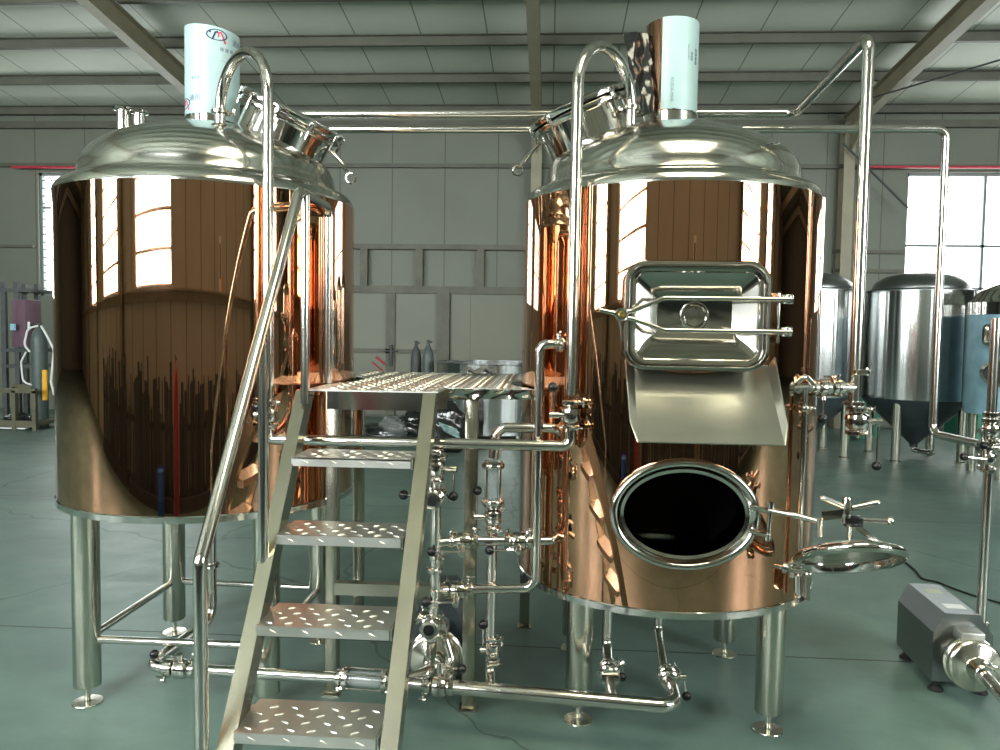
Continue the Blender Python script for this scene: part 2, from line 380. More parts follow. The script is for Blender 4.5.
lo_ = bpy.data.objects.new('sky_portal', li); COL.objects.link(lo_); lo_.location = (cxk, cyk, zk+.16)
# sashes of the big window right of the tanks
# gate in the far wall
mb = MB()
Yg = 13.9
def gx(px): return P(px, 300, Yg).x
zt, zm = P(430, 247, Yg).z, P(430, 290, Yg).z
g0, g1 = gx(318), gx(560)
mb.box(((g0+g1)/2, Yg, zt), (g1-g0, .10, .09)).box(((g0+g1)/2, Yg, zm), (g1-g0, .12, .13))
for px in (364, 419, 480): mb.box((gx(px), Yg, (zt+zm)/2), (.13, .08, zt-zm))
mb.box((gx(444), Yg-.03, zm/2), (.22, .1, zm)).box((g0, Yg, zt/2), (.12, .1, zt))
door = struct('door_1', mb, 'frame')
for a, b in (((g0+.05), gx(392)-.02), (gx(392)+.02, gx(444)-.12), (gx(444)+.12, g1)):
    struct('leaf', MB().box(((a+b)/2, Yg+.03, zm/2), (b-a, .05, zm-.1)), M['gate_leaf'], door)
zc = P(392, 351, Yg).z
struct('crossbar', MB().box((((g0+.05)+gx(440))/2, Yg-.02, zc), (gx(440)-g0, .05, .08)).box((gx(391), Yg-.02, zm/2), (.16, .05, zm-.1)), 'frame', door)
struct('latch', MB().tube([P(384, 351, Yg-.06), P(398, 351, Yg-.06)], .02).tube([P(391, 345, Yg-.06), P(391, 366, Yg-.06)], .03), 'iron', door)
g = [P(376, 357, Yg), P(388, 366, Yg), P(394, 374, Yg)]
struct('red_paint_mark', MB().tube([V((p.x, Yg+.003, p.z)) for p in g], .022, 0, 8).tube([V((P(372, 362, Yg).x, Yg+.003, P(372, 362, Yg).z)), V((P(384, 372, Yg).x, Yg+.003, P(384, 372, Yg).z))], .014, 0, 8), 'red', door)
# conduit along the walls, wind brace rods
o = put('conduit', MB().tube([(-9.8, 13.8, P(20, 167, 13.8).z), (-5.9, 13.8, P(20, 167, 13.8).z-.01)], .022), 'red', None, (-9.8, 13.8, 4.4)); tag(o, 'thin red conduit on the far wall above the barred window', 'conduit')
o = put('conduit', MB().tube([(5.2, 13.8, P(950, 167, 13.8).z), (13, 13.8, P(950, 167, 13.8).z)], .022), 'red', None, (5.2, 13.8, 4.4)); tag(o, 'thin red conduit on the far wall above the bright window at right', 'conduit')
o = put('brace_rod', MB().tube([P(843, 143, 13.6), P(908, 208, 13.6)], .02, 0, 8), 'iron', None, P(843, 143, 13.6)); tag(o, 'dark sloping steel brace rod on the wall beside the bright window', 'brace rod')
o = put('brace_rod', MB().tube([P(868, 99, 12.5), P(1010, 57, 10.2)], .013, 0, 8), 'iron', None, P(868, 99, 12.5)); tag(o, 'thin dark brace rod running under the roof panels at upper right', 'brace rod')

# ================================================================ sky
w = bpy.data.worlds.new('sky'); sc.world = w; w.use_nodes = True
bg = w.node_tree.nodes['Background']
_tc = N(w.node_tree, 'ShaderNodeTexCoord'); _sp = N(w.node_tree, 'ShaderNodeSeparateXYZ'); _mr = N(w.node_tree, 'ShaderNodeMapRange')   # the sky is brighter on the sun's side of the hall
_mr.inputs[1].default_value = -.5; _mr.inputs[2].default_value = .5; _mr.inputs[3].default_value = SKY; _mr.inputs[4].default_value = SKY*.22
w.node_tree.links.new(_tc.outputs['Generated'], _sp.inputs[0]); w.node_tree.links.new(_sp.outputs[1], _mr.inputs[0]); w.node_tree.links.new(_mr.outputs[0], bg.inputs[1])
bg.inputs[0].default_value = (1.0, 1.0, .978, 1)
sc.view_settings.view_transform = 'Standard'; sc.view_settings.look = 'None'; sc.view_settings.gamma = 1; sc.view_settings.use_curve_mapping = False
sc.view_settings.exposure = EXPO
cy = sc.cycles
cy.max_bounces = 14; cy.diffuse_bounces = 6; cy.glossy_bounces = 8; cy.transparent_max_bounces = 12; cy.caustics_reflective = False; cy.caustics_refractive = False
cy.use_denoising = True; cy.sample_clamp_indirect = 8
# ================================================================ THE TWO BREW TANKS
TR = .628
LC, RC = V((-1.517, 3.45, 0)), V((.513, 3.46, 0))
DOME = [(TR, 2.118), (TR-.001, 2.128), (TR-.006, 2.142), (TR-.015, 2.156), (TR-.028, 2.167), (TR-.044, 2.175), (TR-.060, 2.180), (.556, 2.183), (.549, 2.187), (.546, 2.193), (.543, 2.20), (.540, 2.225), (.534, 2.25), (.520, 2.283), (.50, 2.309),
        (.465, 2.340), (.41, 2.373), (.34, 2.404), (.26, 2.431), (.17, 2.451), (.08, 2.461), (0, 2.463)]
def domez(r):
    for (r1, z1), (r2, z2) in zip(DOME, DOME[1:]):
        if r2 <= r <= r1: return z1+(z2-z1)*(r1-r)/max(r1-r2, 1e-6)
    return DOME[-1][1]
def radial_normals(me, off, c):
    ns = []
    for v in me.vertices:
        p = v.co+off-c; ns.append(V((p.x, p.y, 0)).normalized())
    me.normals_split_custom_set_from_vertices(ns)
def bolt_ring(mb, c, n, r, num, sz):
    u, v, a = frame_of(n)
    for i in range(num):
        t = 2*PI*i/num; p = V(c)+u*(r*math.cos(t))+v*(r*math.sin(t)); yield p, u*math.cos(t)+v*math.sin(t), a
def manway(tank, cc, n, skip=()):
    n = V(n).normalized(); cc = V(cc); base = cc-n*.14
    mb = MB(); mb.ang = 40
    mb.lathe([(.196, -.16), (.196, .105), (.20, .108), (.228, .110), (.230, .114), (.230, .126), (.226, .130)], base, n, 56, caps=(False, True))
    mw = put('manway', mb, 'polished', tank)
    mb = MB(); mb.lathe([(.226, .136), (.232, .138), (.234, .141), (.234, .158), (.230, .163), (.215, .165), (.19, .166), (.10, .170), (0, .172)], base, n, 56)
    put('manway_lid', mb, 'polished', mw)
    u, v, a = frame_of(n)
    for i in range(10):
        t = 2*PI*(i+.5)/10; d = u*math.cos(t)+v*math.sin(t); tn = a.cross(d)
        p = base+d*.222
        mb = MB().box(p+d*.009+a*.138, (.024, .014, .040), Matrix((tn, d, a)).transposed(), .004)
        mb.tube([p+d*.004+a*.085, p+d*.006+a*.120], .0055, 0, 10)
        put('swing_bolt', mb, 'polished', mw)
    # ring handle / hook that hangs off the rim
    d = V((n.x, 0, 0)).normalized(); d = (d-n*d.dot(n)).normalized()
    q = base+d*.235+n*.09
    mb = MB().tube([q-d*.03, q+d*.05-n*.03, q+d*.085-n*.055], .006, .02, 10).tube([q-d*.02+V((0, .015, 0)), q+d*.06-n*.045+V((0, .012, 0))], .005, 0, 8)
    rc = q+d*.105-n*.068
    mb.tube([rc+d*(.022*math.cos(k*PI/7))+n*(.022*math.sin(k*PI/7)) for k in range(14)], .0045, 0, 8, True, True)
    put('eye_hook', mb, 'polished', mw)
    return mw
def tank(label, c, zb, legs, cutter=None):
    t = thing('brew_tank', label, 'brewing tank', (c.x, c.y, 0))
    mb = MB(); mb.lathe([(TR, zb+.028), (TR, 2.118)], c, (0, 0, 1), 160, caps=(False, False))
    sh = put('copper_shell', mb, 'copper', t)
    if cutter:
        co = put('cutter', cutter, 'dark', None)
        md = sh.modifiers.new('b', 'BOOLEAN'); md.operation = 'DIFFERENCE'; md.object = co; md.solver = 'EXACT'
        dg = bpy.context.evaluated_depsgraph_get(); bpy.context.view_layer.update(); dg.update()
        me = bpy.data.meshes.new_from_object(sh.evaluated_get(dg)); sh.modifiers.clear(); sh.data = me; bpy.data.objects.remove(co)
        bm = bmesh.new(); bm.from_mesh(me)
        kill = [f for f in bm.faces if abs((f.calc_center_median()+WL[t.name]-c).xy.length-TR) > .004]
        bmesh.ops.delete(bm, geom=kill, context='FACES'); bm.to_mesh(me); bm.free()
    for f in sh.data.polygons: f.use_smooth = True
    radial_normals(sh.data, WL[t.name], c)
    mb = MB(); mb.lathe([(.30, zb-.02), (.60, zb), (TR-.004, zb), (TR+.004, zb+.002), (TR+.005, zb+.026), (TR+.001, zb+.030)], c, (0, 0, 1), 128, caps=(True, False))
    put('base_ring', mb, 'polished', t)
    mb = MB(); mb.ang = 50; mb.lathe(DOME, c, (0, 0, 1), 128, caps=(False, True)); put('dome', mb, 'dome', t)
    for lx, ly in legs:
        mb = MB(); mb.lathe([(.052, .075), (.054, .08), (.054, zb+.01)], (lx, ly, 0), (0, 0, 1), 36)
        l = put('leg', mb, 'leg', t)
        mb = MB(); mb.lathe([(.058, 0), (.060, .003), (.058, .006), (.016, .0075), (.011, .012), (.011, .085)], (lx, ly, 0), (0, 0, 1), 36)
        put('foot_pad', mb, 'leg', l)
    return t
Lleg = [(-1.893, 3.069), (-1.893, 3.83), (-1.125, 3.80), (-1.13, 3.07)]
Rleg = [(.149, 3.105), (.904, 3.095), (.895, 3.83), (.15, 3.83)]
TL = tank('copper clad brewing tank with a logo-printed white film sleeve on its chimney, behind the stairs', LC, .825, Lleg)
mb = MB()
for k in range(4):
    a, b = V((*Lleg[k], .27)), V((*Lleg[(k+1) % 4], .27)); d = (b-a).normalized()
    put('leg_brace', MB().tube([a+d*.045, b-d*.045], .016), 'pipe', TL)
for px, py, r in ((123.5, 108.5, .031), (139.5, 111.5, .026)):
    q = P(px, py, 3.55); zt = q.z
    rr = (V((q.x, q.y, 0))-LC).length
    put('nozzle', MB().lathe([(r, domez(rr)-.06), (r, zt-.012), (r+.014, zt-.008), (r+.016, zt), (r+.012, zt+.003), (r-.003, zt+.003), (r-.003, zt-.03)], (q.x, q.y, 0), (0, 0, 1), 28), 'polished', TL)
manway(TL, P(293, 117, 3.40), (.45, -.10, .88))
# right tank: oval manhole cut out of its front
HC = P(684, 514, 2.84); HA, HB = .264, .199          # oval manhole
mb = MB(); mb.lathe([(1, -.25), (1, .35)], HC, (0, -1, 0), 72, HA-.02, HB-.02)
TRt = tank('copper clad brewing tank with a square hatch, a steel chute and an open oval manhole', RC, .53, Rleg, mb)
manway(TRt, P(580, 112, 3.42), (-.40, -.10, .91))
# oval manhole rim
def oval(mb, prof, c, n=72):
    rs = [[V(c)+V(((HA+r)*math.cos(2*PI*j/n), -d, (HB+r)*math.sin(2*PI*j/n))) for j in range(n)] for r, d in prof]
    return mb.rings(rs, True, (False, False))
mb = MB(); mb.ang = 50
fr = HC.y-(RC.y-TR)   # rim plane relative to the front of the shell
oval(mb, [(-.012, -.16), (.0, -.14), (.004, -.02), (.006, .012), (.003, .024), (-.006, .030), (-.016, .029), (-.022, .022), (-.030, .012), (-.036, .006), (-.038, -.02), (-.038, -.16)], HC)
rim = put('manhole_rim', mb, 'polished', TRt)
mb = MB(); oval(mb, [(-.034, .008), (-.046, .004), (-.047, -.03), (-.036, -.034)], HC); put('inner_lip', mb, 'polished', rim)
# square hatch with a pyramid-pressed door
QC = P(696.5, 316, 2.772); QW, QH = .490, .368
def rloop(w, h, r, d): return [QC+V((x, -d, y)) for x, y in rrect(w, h, r)]
mb = MB(); mb.ang = 50
mb.rings([rloop(QW+.012, QH+.012, .075, -.20), rloop(QW+.012, QH+.012, .075, -.012), rloop(QW+.018, QH+.018, .078, .004), rloop(QW+.008, QH+.008, .073, .015), rloop(QW-.010, QH-.010, .066, .017),
          rloop(QW-.020, QH-.020, .062, .012), rloop(QW-.026, QH-.026, .060, .006), rloop(QW-.03, QH-.03, .058, -.2)], True, (False, False))
hf = put('hatch_frame', mb, 'polished', TRt)
mb = MB(); mb.ang = 25
def rl2(w, h, r, d): return [QC+V((x, -d, y)) for x, y in rrect(w, h, r, 6)]
mb.rings([rl2(QW-.028, QH-.028, .058, -.03), rl2(QW-.028, QH-.028, .058, .008), rl2(QW-.040, QH-.040, .054, .014), rl2(QW-.058, QH-.058, .046, .011), rl2(QW-.066, QH-.066, .042, .004), rl2(QW-.082, QH-.082, .034, .001), rl2(.262, .118, .006, -.040)], True, (False, True))
hd = put('hatch_door', mb, 'polished', TRt)
mb = MB(); mb.lathe([(.054, -.044), (.052, -.036), (.047, -.029), (.041, -.030), (.034, -.038), (.018, -.0395), (0, -.0395)], QC+V((0, 0, 0)), (0, -1, 0), 40); put('pressed_boss', mb, 'polished', hd)
hx = P(777, 316, 2.83)
for s, yb in ((1, 299), (-1, 331)):
    z = P(720, yb, 2.77).z
    y = QC.y-.035
    pts = [V((P(786, yb, 2.80).x, y-.005, z)), V((P(663, yb, 2.77).x, y, z)), V((P(630, 316, 2.77).x, y, QC.z+s*.012)), V((P(617, 316, 2.77).x, y, QC.z+s*.010))]
    put('clamp_bar', MB().tube(pts, .0085, .03, 12), 'pipe', hd)
    put('hinge_lug', MB().box((hx.x, 2.845, z), (.035, .10, .02), None, .004).lathe([(.017, -.016), (.019, -.012), (.019, .012), (.017, .016)], (hx.x+.01, y+.01, z), (0, 0, 1), 18), 'polished', hf)
put('hinge_post', MB().tube([(hx.x, 2.815, QC.z-.085), (hx.x, 2.815, QC.z+.085)], .006, 0, 12).box((hx.x, 2.87, QC.z-.08), (.012, .12, .02)).box((hx.x, 2.87, QC.z+.08), (.012, .12, .02)), 'polished', hf)
kx = P(620, 316, 2.77)
hk = put('hatch_handle', MB().lathe([(.022, -.02), (.024, -.014), (.024, .012), (.018, .018)], (kx.x, QC.y-.045, QC.z), (0, -1, 0), 20).lathe([(.016, -.12), (.016, -.01)], (kx.x, QC.y-.045, QC.z), (0, -1, 0), 14)
    .tube([V((kx.x, QC.y-.05, QC.z)), P(600, 310, 2.72)], .008, 0, 12).tube([(kx.x-.005, QC.y, QC.z-.005), P(622, 342, 2.80)], .005, 0, 8), 'polished', hf)
put('brass_nut', MB().lathe([(.013, 0), (.013, .012), (.007, .013), (.006, .004)], (kx.x, QC.y-.064, QC.z), (0, -1, 0), 6), simple('brass', (.55, .42, .14), .3, 1), hk)
# spent grain chute
a, b = P(634, 369, 2.82), P(771, 369, 2.82)
z1, z0 = a.z, P(700, 443, 2.55).z; w0, w1 = P(637, 441, 2.55).x, P(786, 441, 2.55).x
mb = MB(); T = .004
def quad(mb, p, off):
    p = [V(q) for q in p]; o = V(off); A = [mb.bm.verts.new(q) for q in p]; B = [mb.bm.verts.new(q+o) for q in p]
    mb.face(A); mb.face(list(reversed(B)))
    for i in range(len(p)): mb.face((A[i], A[(i+1) % len(p)], B[(i+1) % len(p)], B[i]))
quad(mb, [(a.x, 2.86, z1+.01), (b.x, 2.86, z1+.01), (w1, 2.55, z0), (w0, 2.55, z0)], (0, .003, -.004))
ch = put('grain_chute', mb, 'chute', TRt)
for x1, x0, s in ((a.x, w0, 1), (b.x, w1, -1)):
    mb = MB(); quad(mb, [(x1, 2.86, z1+.01), (x1-s*.030, 2.875, z1+.05), (x0-s*.020, 2.60, z0+.058), (x0, 2.55, z0)], (s*.004, 0, 0)); put('side_flange', mb, 'chute', ch)
mb = MB().box(((a.x+b.x)/2, 2.868, z1-.005), (b.x-a.x, .012, .05)); put('bracket', mb, 'chute', ch)
# manhole hinge, arm and the lid swung wide open
hy = 2.80
put('manhole_hinge', MB().tube([P(771, 506, hy), P(768, 541, hy)], .009, 0, 12).tube([P(750, 507, 2.80), P(772, 512, hy)], .009, 0, 10).tube([P(750, 531, 2.80), P(769, 536, hy)], .009, 0, 10)
    .lathe([(.013, -.012), (.013, .012)], P(771, 506, hy), (0, 0, 1), 14).lathe([(.013, -.012), (.013, .012)], P(768, 537, hy), (0, 0, 1), 14), 'polished', TRt)
LD = P(848, 558, 2.72)
dx, dy = .180, .215
LT = Matrix.Rotation(math.radians(-27), 3, 'X')
mb = MB(); mb.ang = 50
def lov(prof, n=64):
    return [[LD+LT @ V(((dx+r)*math.cos(2*PI*j/n), (dy+r)*math.sin(2*PI*j/n), d)) for j in range(n)] for r, d in prof]
mb.rings(lov([(-.178, .050), (-.13, .046), (-.06, .030), (-.03, .014), (-.012, .016), (.0, .010), (.004, -.002), (.0, -.014), (-.010, -.018), (-.018, -.018), (-.023, -.012), (-.026, .022), (-.06, .028), (-.13, .038), (-.178, .042)]), True, (True, True))
lid = put('manhole_lid', mb, 'polished', TRt)
ly = 2.72
cpt = P(846, 521, ly)
put('lid_arm', MB().tube([P(769, 510, hy), P(790, 514, 2.76), P(822, 523, ly)], .010, .2, 12).tube([P(820, 519, ly), P(820, 536, ly)], .012, 0, 12), 'pipe', lid)
put('yoke_bar', MB().beam(P(822, 516, ly), P(846, 513, ly), .012, .030).beam(P(856, 526, ly), P(878, 543, ly), .010, .02), 'polished', lid)
put('spindle', MB().lathe([(.014, 0), (.014, .085), (.012, .09)], P(846, 523, ly), (0, 0, 1), 20).lathe([(.017, .02), (.017, .03)], P(846, 523, ly), (0, 0, 1), 20).tube([P(849, 544, ly), P(850, 524, ly)], .008, 0, 12), 'polished', lid)
put('wing_handle', MB().tube([P(844, 507, ly), P(824, 499, ly)], [.010, .010], 0, 12).sphere(P(823, 498.5, ly), .011).tube([P(852, 508, ly), P(877, 503, ly)], [.010, .013], 0, 12).sphere(P(877, 503, ly), .012), 'pipe', lid)
put('clamp_block', MB().box(P(853, 521, ly), (.062, .03, .038), None, .006), 'black', lid)
put('clamp_rod', MB().tube([P(859, 520, ly), P(890, 521, ly)], .009, 0, 12).sphere(P(890, 521, ly), .015), 'pipe', lid)
# swing bolt and lug at the lower right of the manhole
put('swing_bolt', MB().tube([P(775, 566, 2.85), P(808, 573, 2.75)], [.009, .011], 0, 12).lathe([(.02, -.008), (.02, .008)], P(785, 568, 2.82), (1, -.3, -.2), 16).sphere(P(808, 574, 2.75), .014).tube([P(790, 562, 2.80), P(792, 577, 2.80)], .008, 0, 10), 'polished', TRt)
put('lug_plate', MB().box(P(806, 586, 2.95), (.012, .06, .09)).tube([P(797, 575, 2.93), P(797, 592, 2.93)], .013, 0, 12), 'polished', TRt)

# ---------------------------------------------------------------- chimneys and their protective film
def chimney(t, c, r, z1, slope, film, a0, a1, zb0, mat):
    n = 64
    def top(x): return z1-slope*(x-c.x)
    ring = lambda rr, zf: [V((c.x+rr*math.cos(2*PI*j/n), c.y+rr*math.sin(2*PI*j/n), zf(c.x+rr*math.cos(2*PI*j/n)))) for j in range(n)]
    mb = MB(); mb.rings([ring(r, lambda x: 2.36), ring(r, top), ring(r-.004, top), ring(r-.004, lambda x: 2.36)], True, (False, False))
    put('chimney', mb, mat, t)
    # film: an open sleeve from angle a0 to a1, ragged lower edge
    k = 60; full = a1-a0 > 359
    def arc(rr, f): return [V((c.x+rr*math.cos(q), c.y+rr*math.sin(q), f(i))) for i in range(k+1) for q in [math.radians(a0+(a1-a0)*i/k)]]
    rag = [random.uniform(-.004, .004) for _ in range(k+1)]
    drop = [rag[i]+zb0(i/k) for i in range(k+1)]
    tp = lambda i: top(c.x+r*math.cos(math.radians(a0+(a1-a0)*i/k)))+.002
    mb = MB(); mb.rings([arc(r+.002, lambda i: drop[i]), arc(r+.002, tp), arc(r+.0035, tp), arc(r+.0035, lambda i: drop[i])], False, (False, False), True)
    return put('protective_film', mb, film, t)
CL_ = V((P(212.5, 60, 3.59).x, 3.59, 0)); CR_ = V((P(671.5, 60, 3.60).x, 3.60, 0))
ZFL, ZFR = P(213, 113, 3.48).z, P(668, 109, 3.49).z
fL = chimney(TL, CL_, .117, P(213, 24, 3.47).z, .10, 'film', 150, 420, lambda s: ZFL-.035*s*(s > .6) + (.0 if s > .03 else -.03), 'polished')
fR = chimney(TRt, CR_, .114, P(668, 16, 3.48).z, .0, 'film', 241, 385, lambda s: ZFR, 'copper2')
put('chimney_collar', MB().lathe([(.121, 2.36), (.121, ZFR-.006), (.115, ZFR-.002)], CR_, (0, 0, 1), 48, caps=(False, False)), 'dome', TRt)
FONT_MAT = None
def wrap_text(txt, parent, mat, c, r, ang, z, size, vertical=False, shear=0.0):
    cu = bpy.data.curves.new('t', 'FONT'); cu.body = txt; cu.size = size; cu.align_x = 'CENTER'; cu.align_y = 'CENTER'; cu.shear = shear
    cu.resolution_u = 3
    o = bpy.data.objects.new('t', cu); COL.objects.link(o); bpy.context.view_layer.update()
    me = bpy.data.meshes.new_from_object(o.evaluated_get(bpy.context.evaluated_depsgraph_get())); bpy.data.objects.remove(o)
    bm = bmesh.new(); bm.from_mesh(me); bmesh.ops.triangulate(bm, faces=bm.faces[:]); bpy.data.meshes.remove(me)
    mb = MB(); mb.bm.free(); mb.bm = bm
    place(mb, c, r, ang, z, vertical); return put('lettering', mb, mat, parent)
def place(mb, c, r, ang, z, vertical=False):
    g = bmesh.ops.extrude_face_region(mb.bm, geom=mb.bm.faces[:]); 
    for e in g['geom']:
        if isinstance(e, bmesh.types.BMVert): e.co.z += .0006
    for v in mb.bm.verts:
        x, y = (v.co.x, v.co.y) if not vertical else (v.co.y, -v.co.x)
        q = math.radians(ang)+x/r; rr = r+.0002+v.co.z
        v.co = V((c.x+rr*math.cos(q), c.y+rr*math.sin(q), z+y))
def flat(polys):
    mb = MB()
    for p in polys: mb.face([mb.bm.verts.new((x, y, 0)) for x, y in p])
    return mb
# printed logo: an oval ring with a slanted navy T and a red zig-zag stroke
rl = .1206
def zl(py): return P(213, py, 3.48).z
ring = []
for j in range(40):
    q0, q1 = 2*PI*j/40, 2*PI*(j+1)/40
    w0_ = .0032+.0028*abs(math.cos(q0)); w1_ = .0032+.0028*abs(math.cos(q1))
    ring.append([(1.18*.040*math.cos(q0), 1.18*.021*math.sin(q0)), (1.18*.040*math.cos(q1), 1.18*.021*math.sin(q1)), ((1.18*.040-w1_)*math.cos(q1), (1.18*.021-w1_)*math.sin(q1)), ((1.18*.040-w0_)*math.cos(q0), (1.18*.021-w0_)*math.sin(q0))])
tee = [[(-.029, .013), (.004, .015), (.003, .007), (-.028, .005)], [(-.008, .012), (-.001, .012), (-.014, -.020), (-.021, -.020)]]
zig = [[(.004, .010), (.009, .011), (.008, -.008), (.003, -.008)], [(.004, .010), (.013, .013), (.017, .009), (.008, .006)], [(.012, .013), (.018, .013), (.036, -.028), (.028, -.028)]]
mb = flat(ring+[[(1.18*x, 1.18*y) for x, y in p] for p in tee]); place(mb, CL_, rl, 303, zl(34)); put('logo_ring', mb, 'navy', fL)
mb = flat([[(1.18*x, 1.18*y) for x, y in p] for p in zig]); place(mb, CL_, rl, 303, zl(34)); put('logo_stroke', mb, 'redink', fL)
mb = flat(ring+[[(1.18*x, 1.18*y) for x, y in p] for p in tee]); place(mb, CL_, rl, 219, zl(102)); put('logo_ring', mb, 'navy', fL)
mb = flat([[(1.18*x, 1.18*y) for x, y in p] for p in zig]); place(mb, CL_, rl, 219, zl(102)); put('logo_stroke', mb, 'redink', fL)
wrap_text('通用', fL, 'greyink', CL_, rl, 354, zl(38), .034)
wrap_text('镜 面 钢 板', fL, 'greyink', CL_, rl, 330, zl(48), .019)
wrap_text('一 级', fL, 'greyink', CL_, rl, 328, zl(56), .010)
wrap_text('1 8 5 4 T 5 6 0 0', fL, 'greyink', CL_, rl, 318, zl(59.5), .006)
wrap_text('电大克', fL, 'greyink', CL_, rl, 257, zl(78), .016)
wrap_text('通用', fL, 'greyink', CL_, rl, 254, zl(98), .030)
rr_ = .1176
def zr(py): return P(668, py, 3.49).z
wrap_text('KODA-MAR', fR, 'greyink', CR_, rr_, 264, zr(90), .020, True)
wrap_text('T5600 1854 2205 40', fR, 'greyink', CR_, rr_, 299, zr(51), .008, True)
wrap_text('镜面钢', fR, 'greyink', CR_, rr_, 308, zr(55), .013, True)
wrap_text('彩色钢板', fR, 'greyink', CR_, rr_, 322, zr(54), .018, True)
# torn black film hanging behind the arch pipe
def sheet(name, corners, nu, nv, amp, mat, thick=.003, seed=1, fr_=9):
    rnd = random.Random(seed); mb = MB(); mb.ang = 60; A, B, C_, D = [V(c) for c in corners]
    nrm = (B-A).cross(D-A).normalized(); ph = [rnd.uniform(0, 6) for _ in range(6)]
    def pt(i, j):
        u, v = i/nu, j/nv; p = (A*(1-u)+B*u)*(1-v)+(D*(1-u)+C_*u)*v
        q = amp*(math.sin(fr_*u+ph[0]+3*v)+.6*math.sin(fr_*1.9*v+ph[1]+4*u)+.5*math.sin(fr_*2.3*u+ph[2])*math.cos(fr_*1.3*v+ph[3])+.5*rnd.uniform(-1, 1))
        return p+nrm*q
    g = [[pt(i, j) for i in range(nu+1)] for j in range(nv+1)]
    f1 = [[mb.bm.verts.new(p) for p in r] for r in g]; f2 = [[mb.bm.verts.new(p+nrm*thick) for p in r] for r in g]
    for j in range(nv):
        for i in range(nu):
            mb.face((f1[j][i], f1[j][i+1], f1[j+1][i+1], f1[j+1][i])); mb.face((f2[j][i], f2[j+1][i], f2[j+1][i+1], f2[j][i+1]))
    for j in range(nv):
        mb.face((f1[j][0], f1[j+1][0], f2[j+1][0], f2[j][0])); mb.face((f1[j][nu], f2[j][nu], f2[j+1][nu], f1[j+1][nu]))
    for i in range(nu):
        mb.face((f1[0][i], f2[0][i], f2[0][i+1], f1[0][i+1])); mb.face((f1[nv][i], f1[nv][i+1], f2[nv][i+1], f2[nv][i]))
    return mb
mb = sheet('x', [P(624, 32, 3.55), P(652, 33, 3.58), P(656, 113, 3.50), P(638, 114, 3.42)], 10, 22, .008, 'blackfilm', seed=4)
tag(put('black_film', mb, 'blackfilm', None, P(645, 114, 3.42)), 'crumpled black plastic film hanging beside the brown chimney of the right tank', 'plastic film')
# ================================================================ PLATFORM AND STAIRS
PZT = 1.345
def lug(mb, x, y, z, ang, L=.030, W=.009, H=.0048, m=None):
    ca, sa = math.cos(ang), math.sin(ang)
    def q(a, b, h):
        p = V((x+a*ca-b*sa, y+a*sa+b*ca, z+h)); return mb.bm.verts.new(m(p) if m else p)
    b = [q(-L/2, 0, 0), q(-L/4, -W/2, 0), q(L/4, -W/2, 0), q(L/2, 0, 0), q(L/4, W/2, 0), q(-L/4, W/2, 0)]
    t = [q(-L/3.2, 0, H), q(0, -W/6, H*1.1), q(L/3.2, 0, H), q(0, W/6, H*1.1)]
    for f in ((0, 1, 6 + 0), ): pass
    mb.face((b[0], b[1], t[0])); mb.face((b[1], t[1], t[0])); mb.face((b[1], b[2], t[1])); mb.face((b[2], t[2], t[1])); mb.face((b[2], b[3], t[2]))
    mb.face((b[3], b[4], t[2])); mb.face((b[4], t[3], t[2])); mb.face((b[4], b[5], t[3])); mb.face((b[5], t[0], t[3])); mb.face((b[5], b[0], t[0]))
    mb.face((t[0], t[1], t[2], t[3]))
def arcp(c, r, a0, a1, n=14): return [(c.x+r*math.cos(math.radians(a0+(a1-a0)*i/n)), c.y+r*math.sin(math.radians(a0+(a1-a0)*i/n))) for i in range(n+1)]
X0, X1, X2 = -.885, -.405, -.41
R6 = .675
aR0 = math.degrees(math.atan2(3.10-RC.y, -math.sqrt(R6**2-.36**2))) % 360
aL = -math.degrees(math.acos((-.905-LC.x)/R6))
outline = [(-.905, 2.87), (X1, 2.87), (X1+.005, 3.09), (-.045, 3.09)]+arcp(RC, R6, aR0, 180-(aR0-180), 16)+[(-.03, 4.18), (-1.02, 4.18)]+arcp(LC, R6, 33, aL, 12)+[(-.905, 3.16)]
plat = thing('work_platform', 'checker plate work platform bridging the two copper tanks', 'platform', (-.5, 3.5, 0))
mb = MB(); mb.prism([(x, y) for x, y in outline], (0, 0, PZT-.006), (1, 0, 0), (0, 1, 0), .006)
def inside(x, y):
    c = False; n = len(outline)
    for i in range(n):
        (a, b), (p, q) = outline[i], outline[(i+1) % n]
        if (b > y) != (q > y) and x < (p-a)*(y-b)/(q-b)+a: c = not c
    return c
j = 0; y = 2.885
while y < 4.17:
    x = -1.05+(.026 if j % 2 else 0); i = 0
    while x < 0:
        if inside(x, y) and inside(x+.014, y) and inside(x-.014, y): lug(mb, x, y, PZT, math.radians(35 if (i+j) % 2 else -40))
        x += .052; i += 1
    y += .046; j += 1
put('deck_plate', mb, 'plate', plat)
put('fascia', MB().box(((X0+X1)/2+.01, 2.878, PZT-.040), (X1-X0-.10, .006, .068)), 'fasc', plat)
mb = sheet('x', [(X1+.015, 3.088, PZT-.002), (-.05, 3.088, PZT-.002), (-.05, 3.094, PZT-.042), (X1+.015, 3.094, PZT-.042)], 24, 3, .0035, 'plate', .004, 11, 16)
put('folded_lip', mb, 'polished', plat)
for x, y in ((-.905, 3.245), (-.305, 3.165), (-1.0, 4.10), (-.10, 4.10)):
    l = put('leg', MB().box((x, y, (PZT-.01)/2+.004), (.052, .052, PZT-.016), None, .004), 'box', plat)
    put('foot_plate', MB().box((x, y, .003), (.075, .075, .006)), 'box', l)
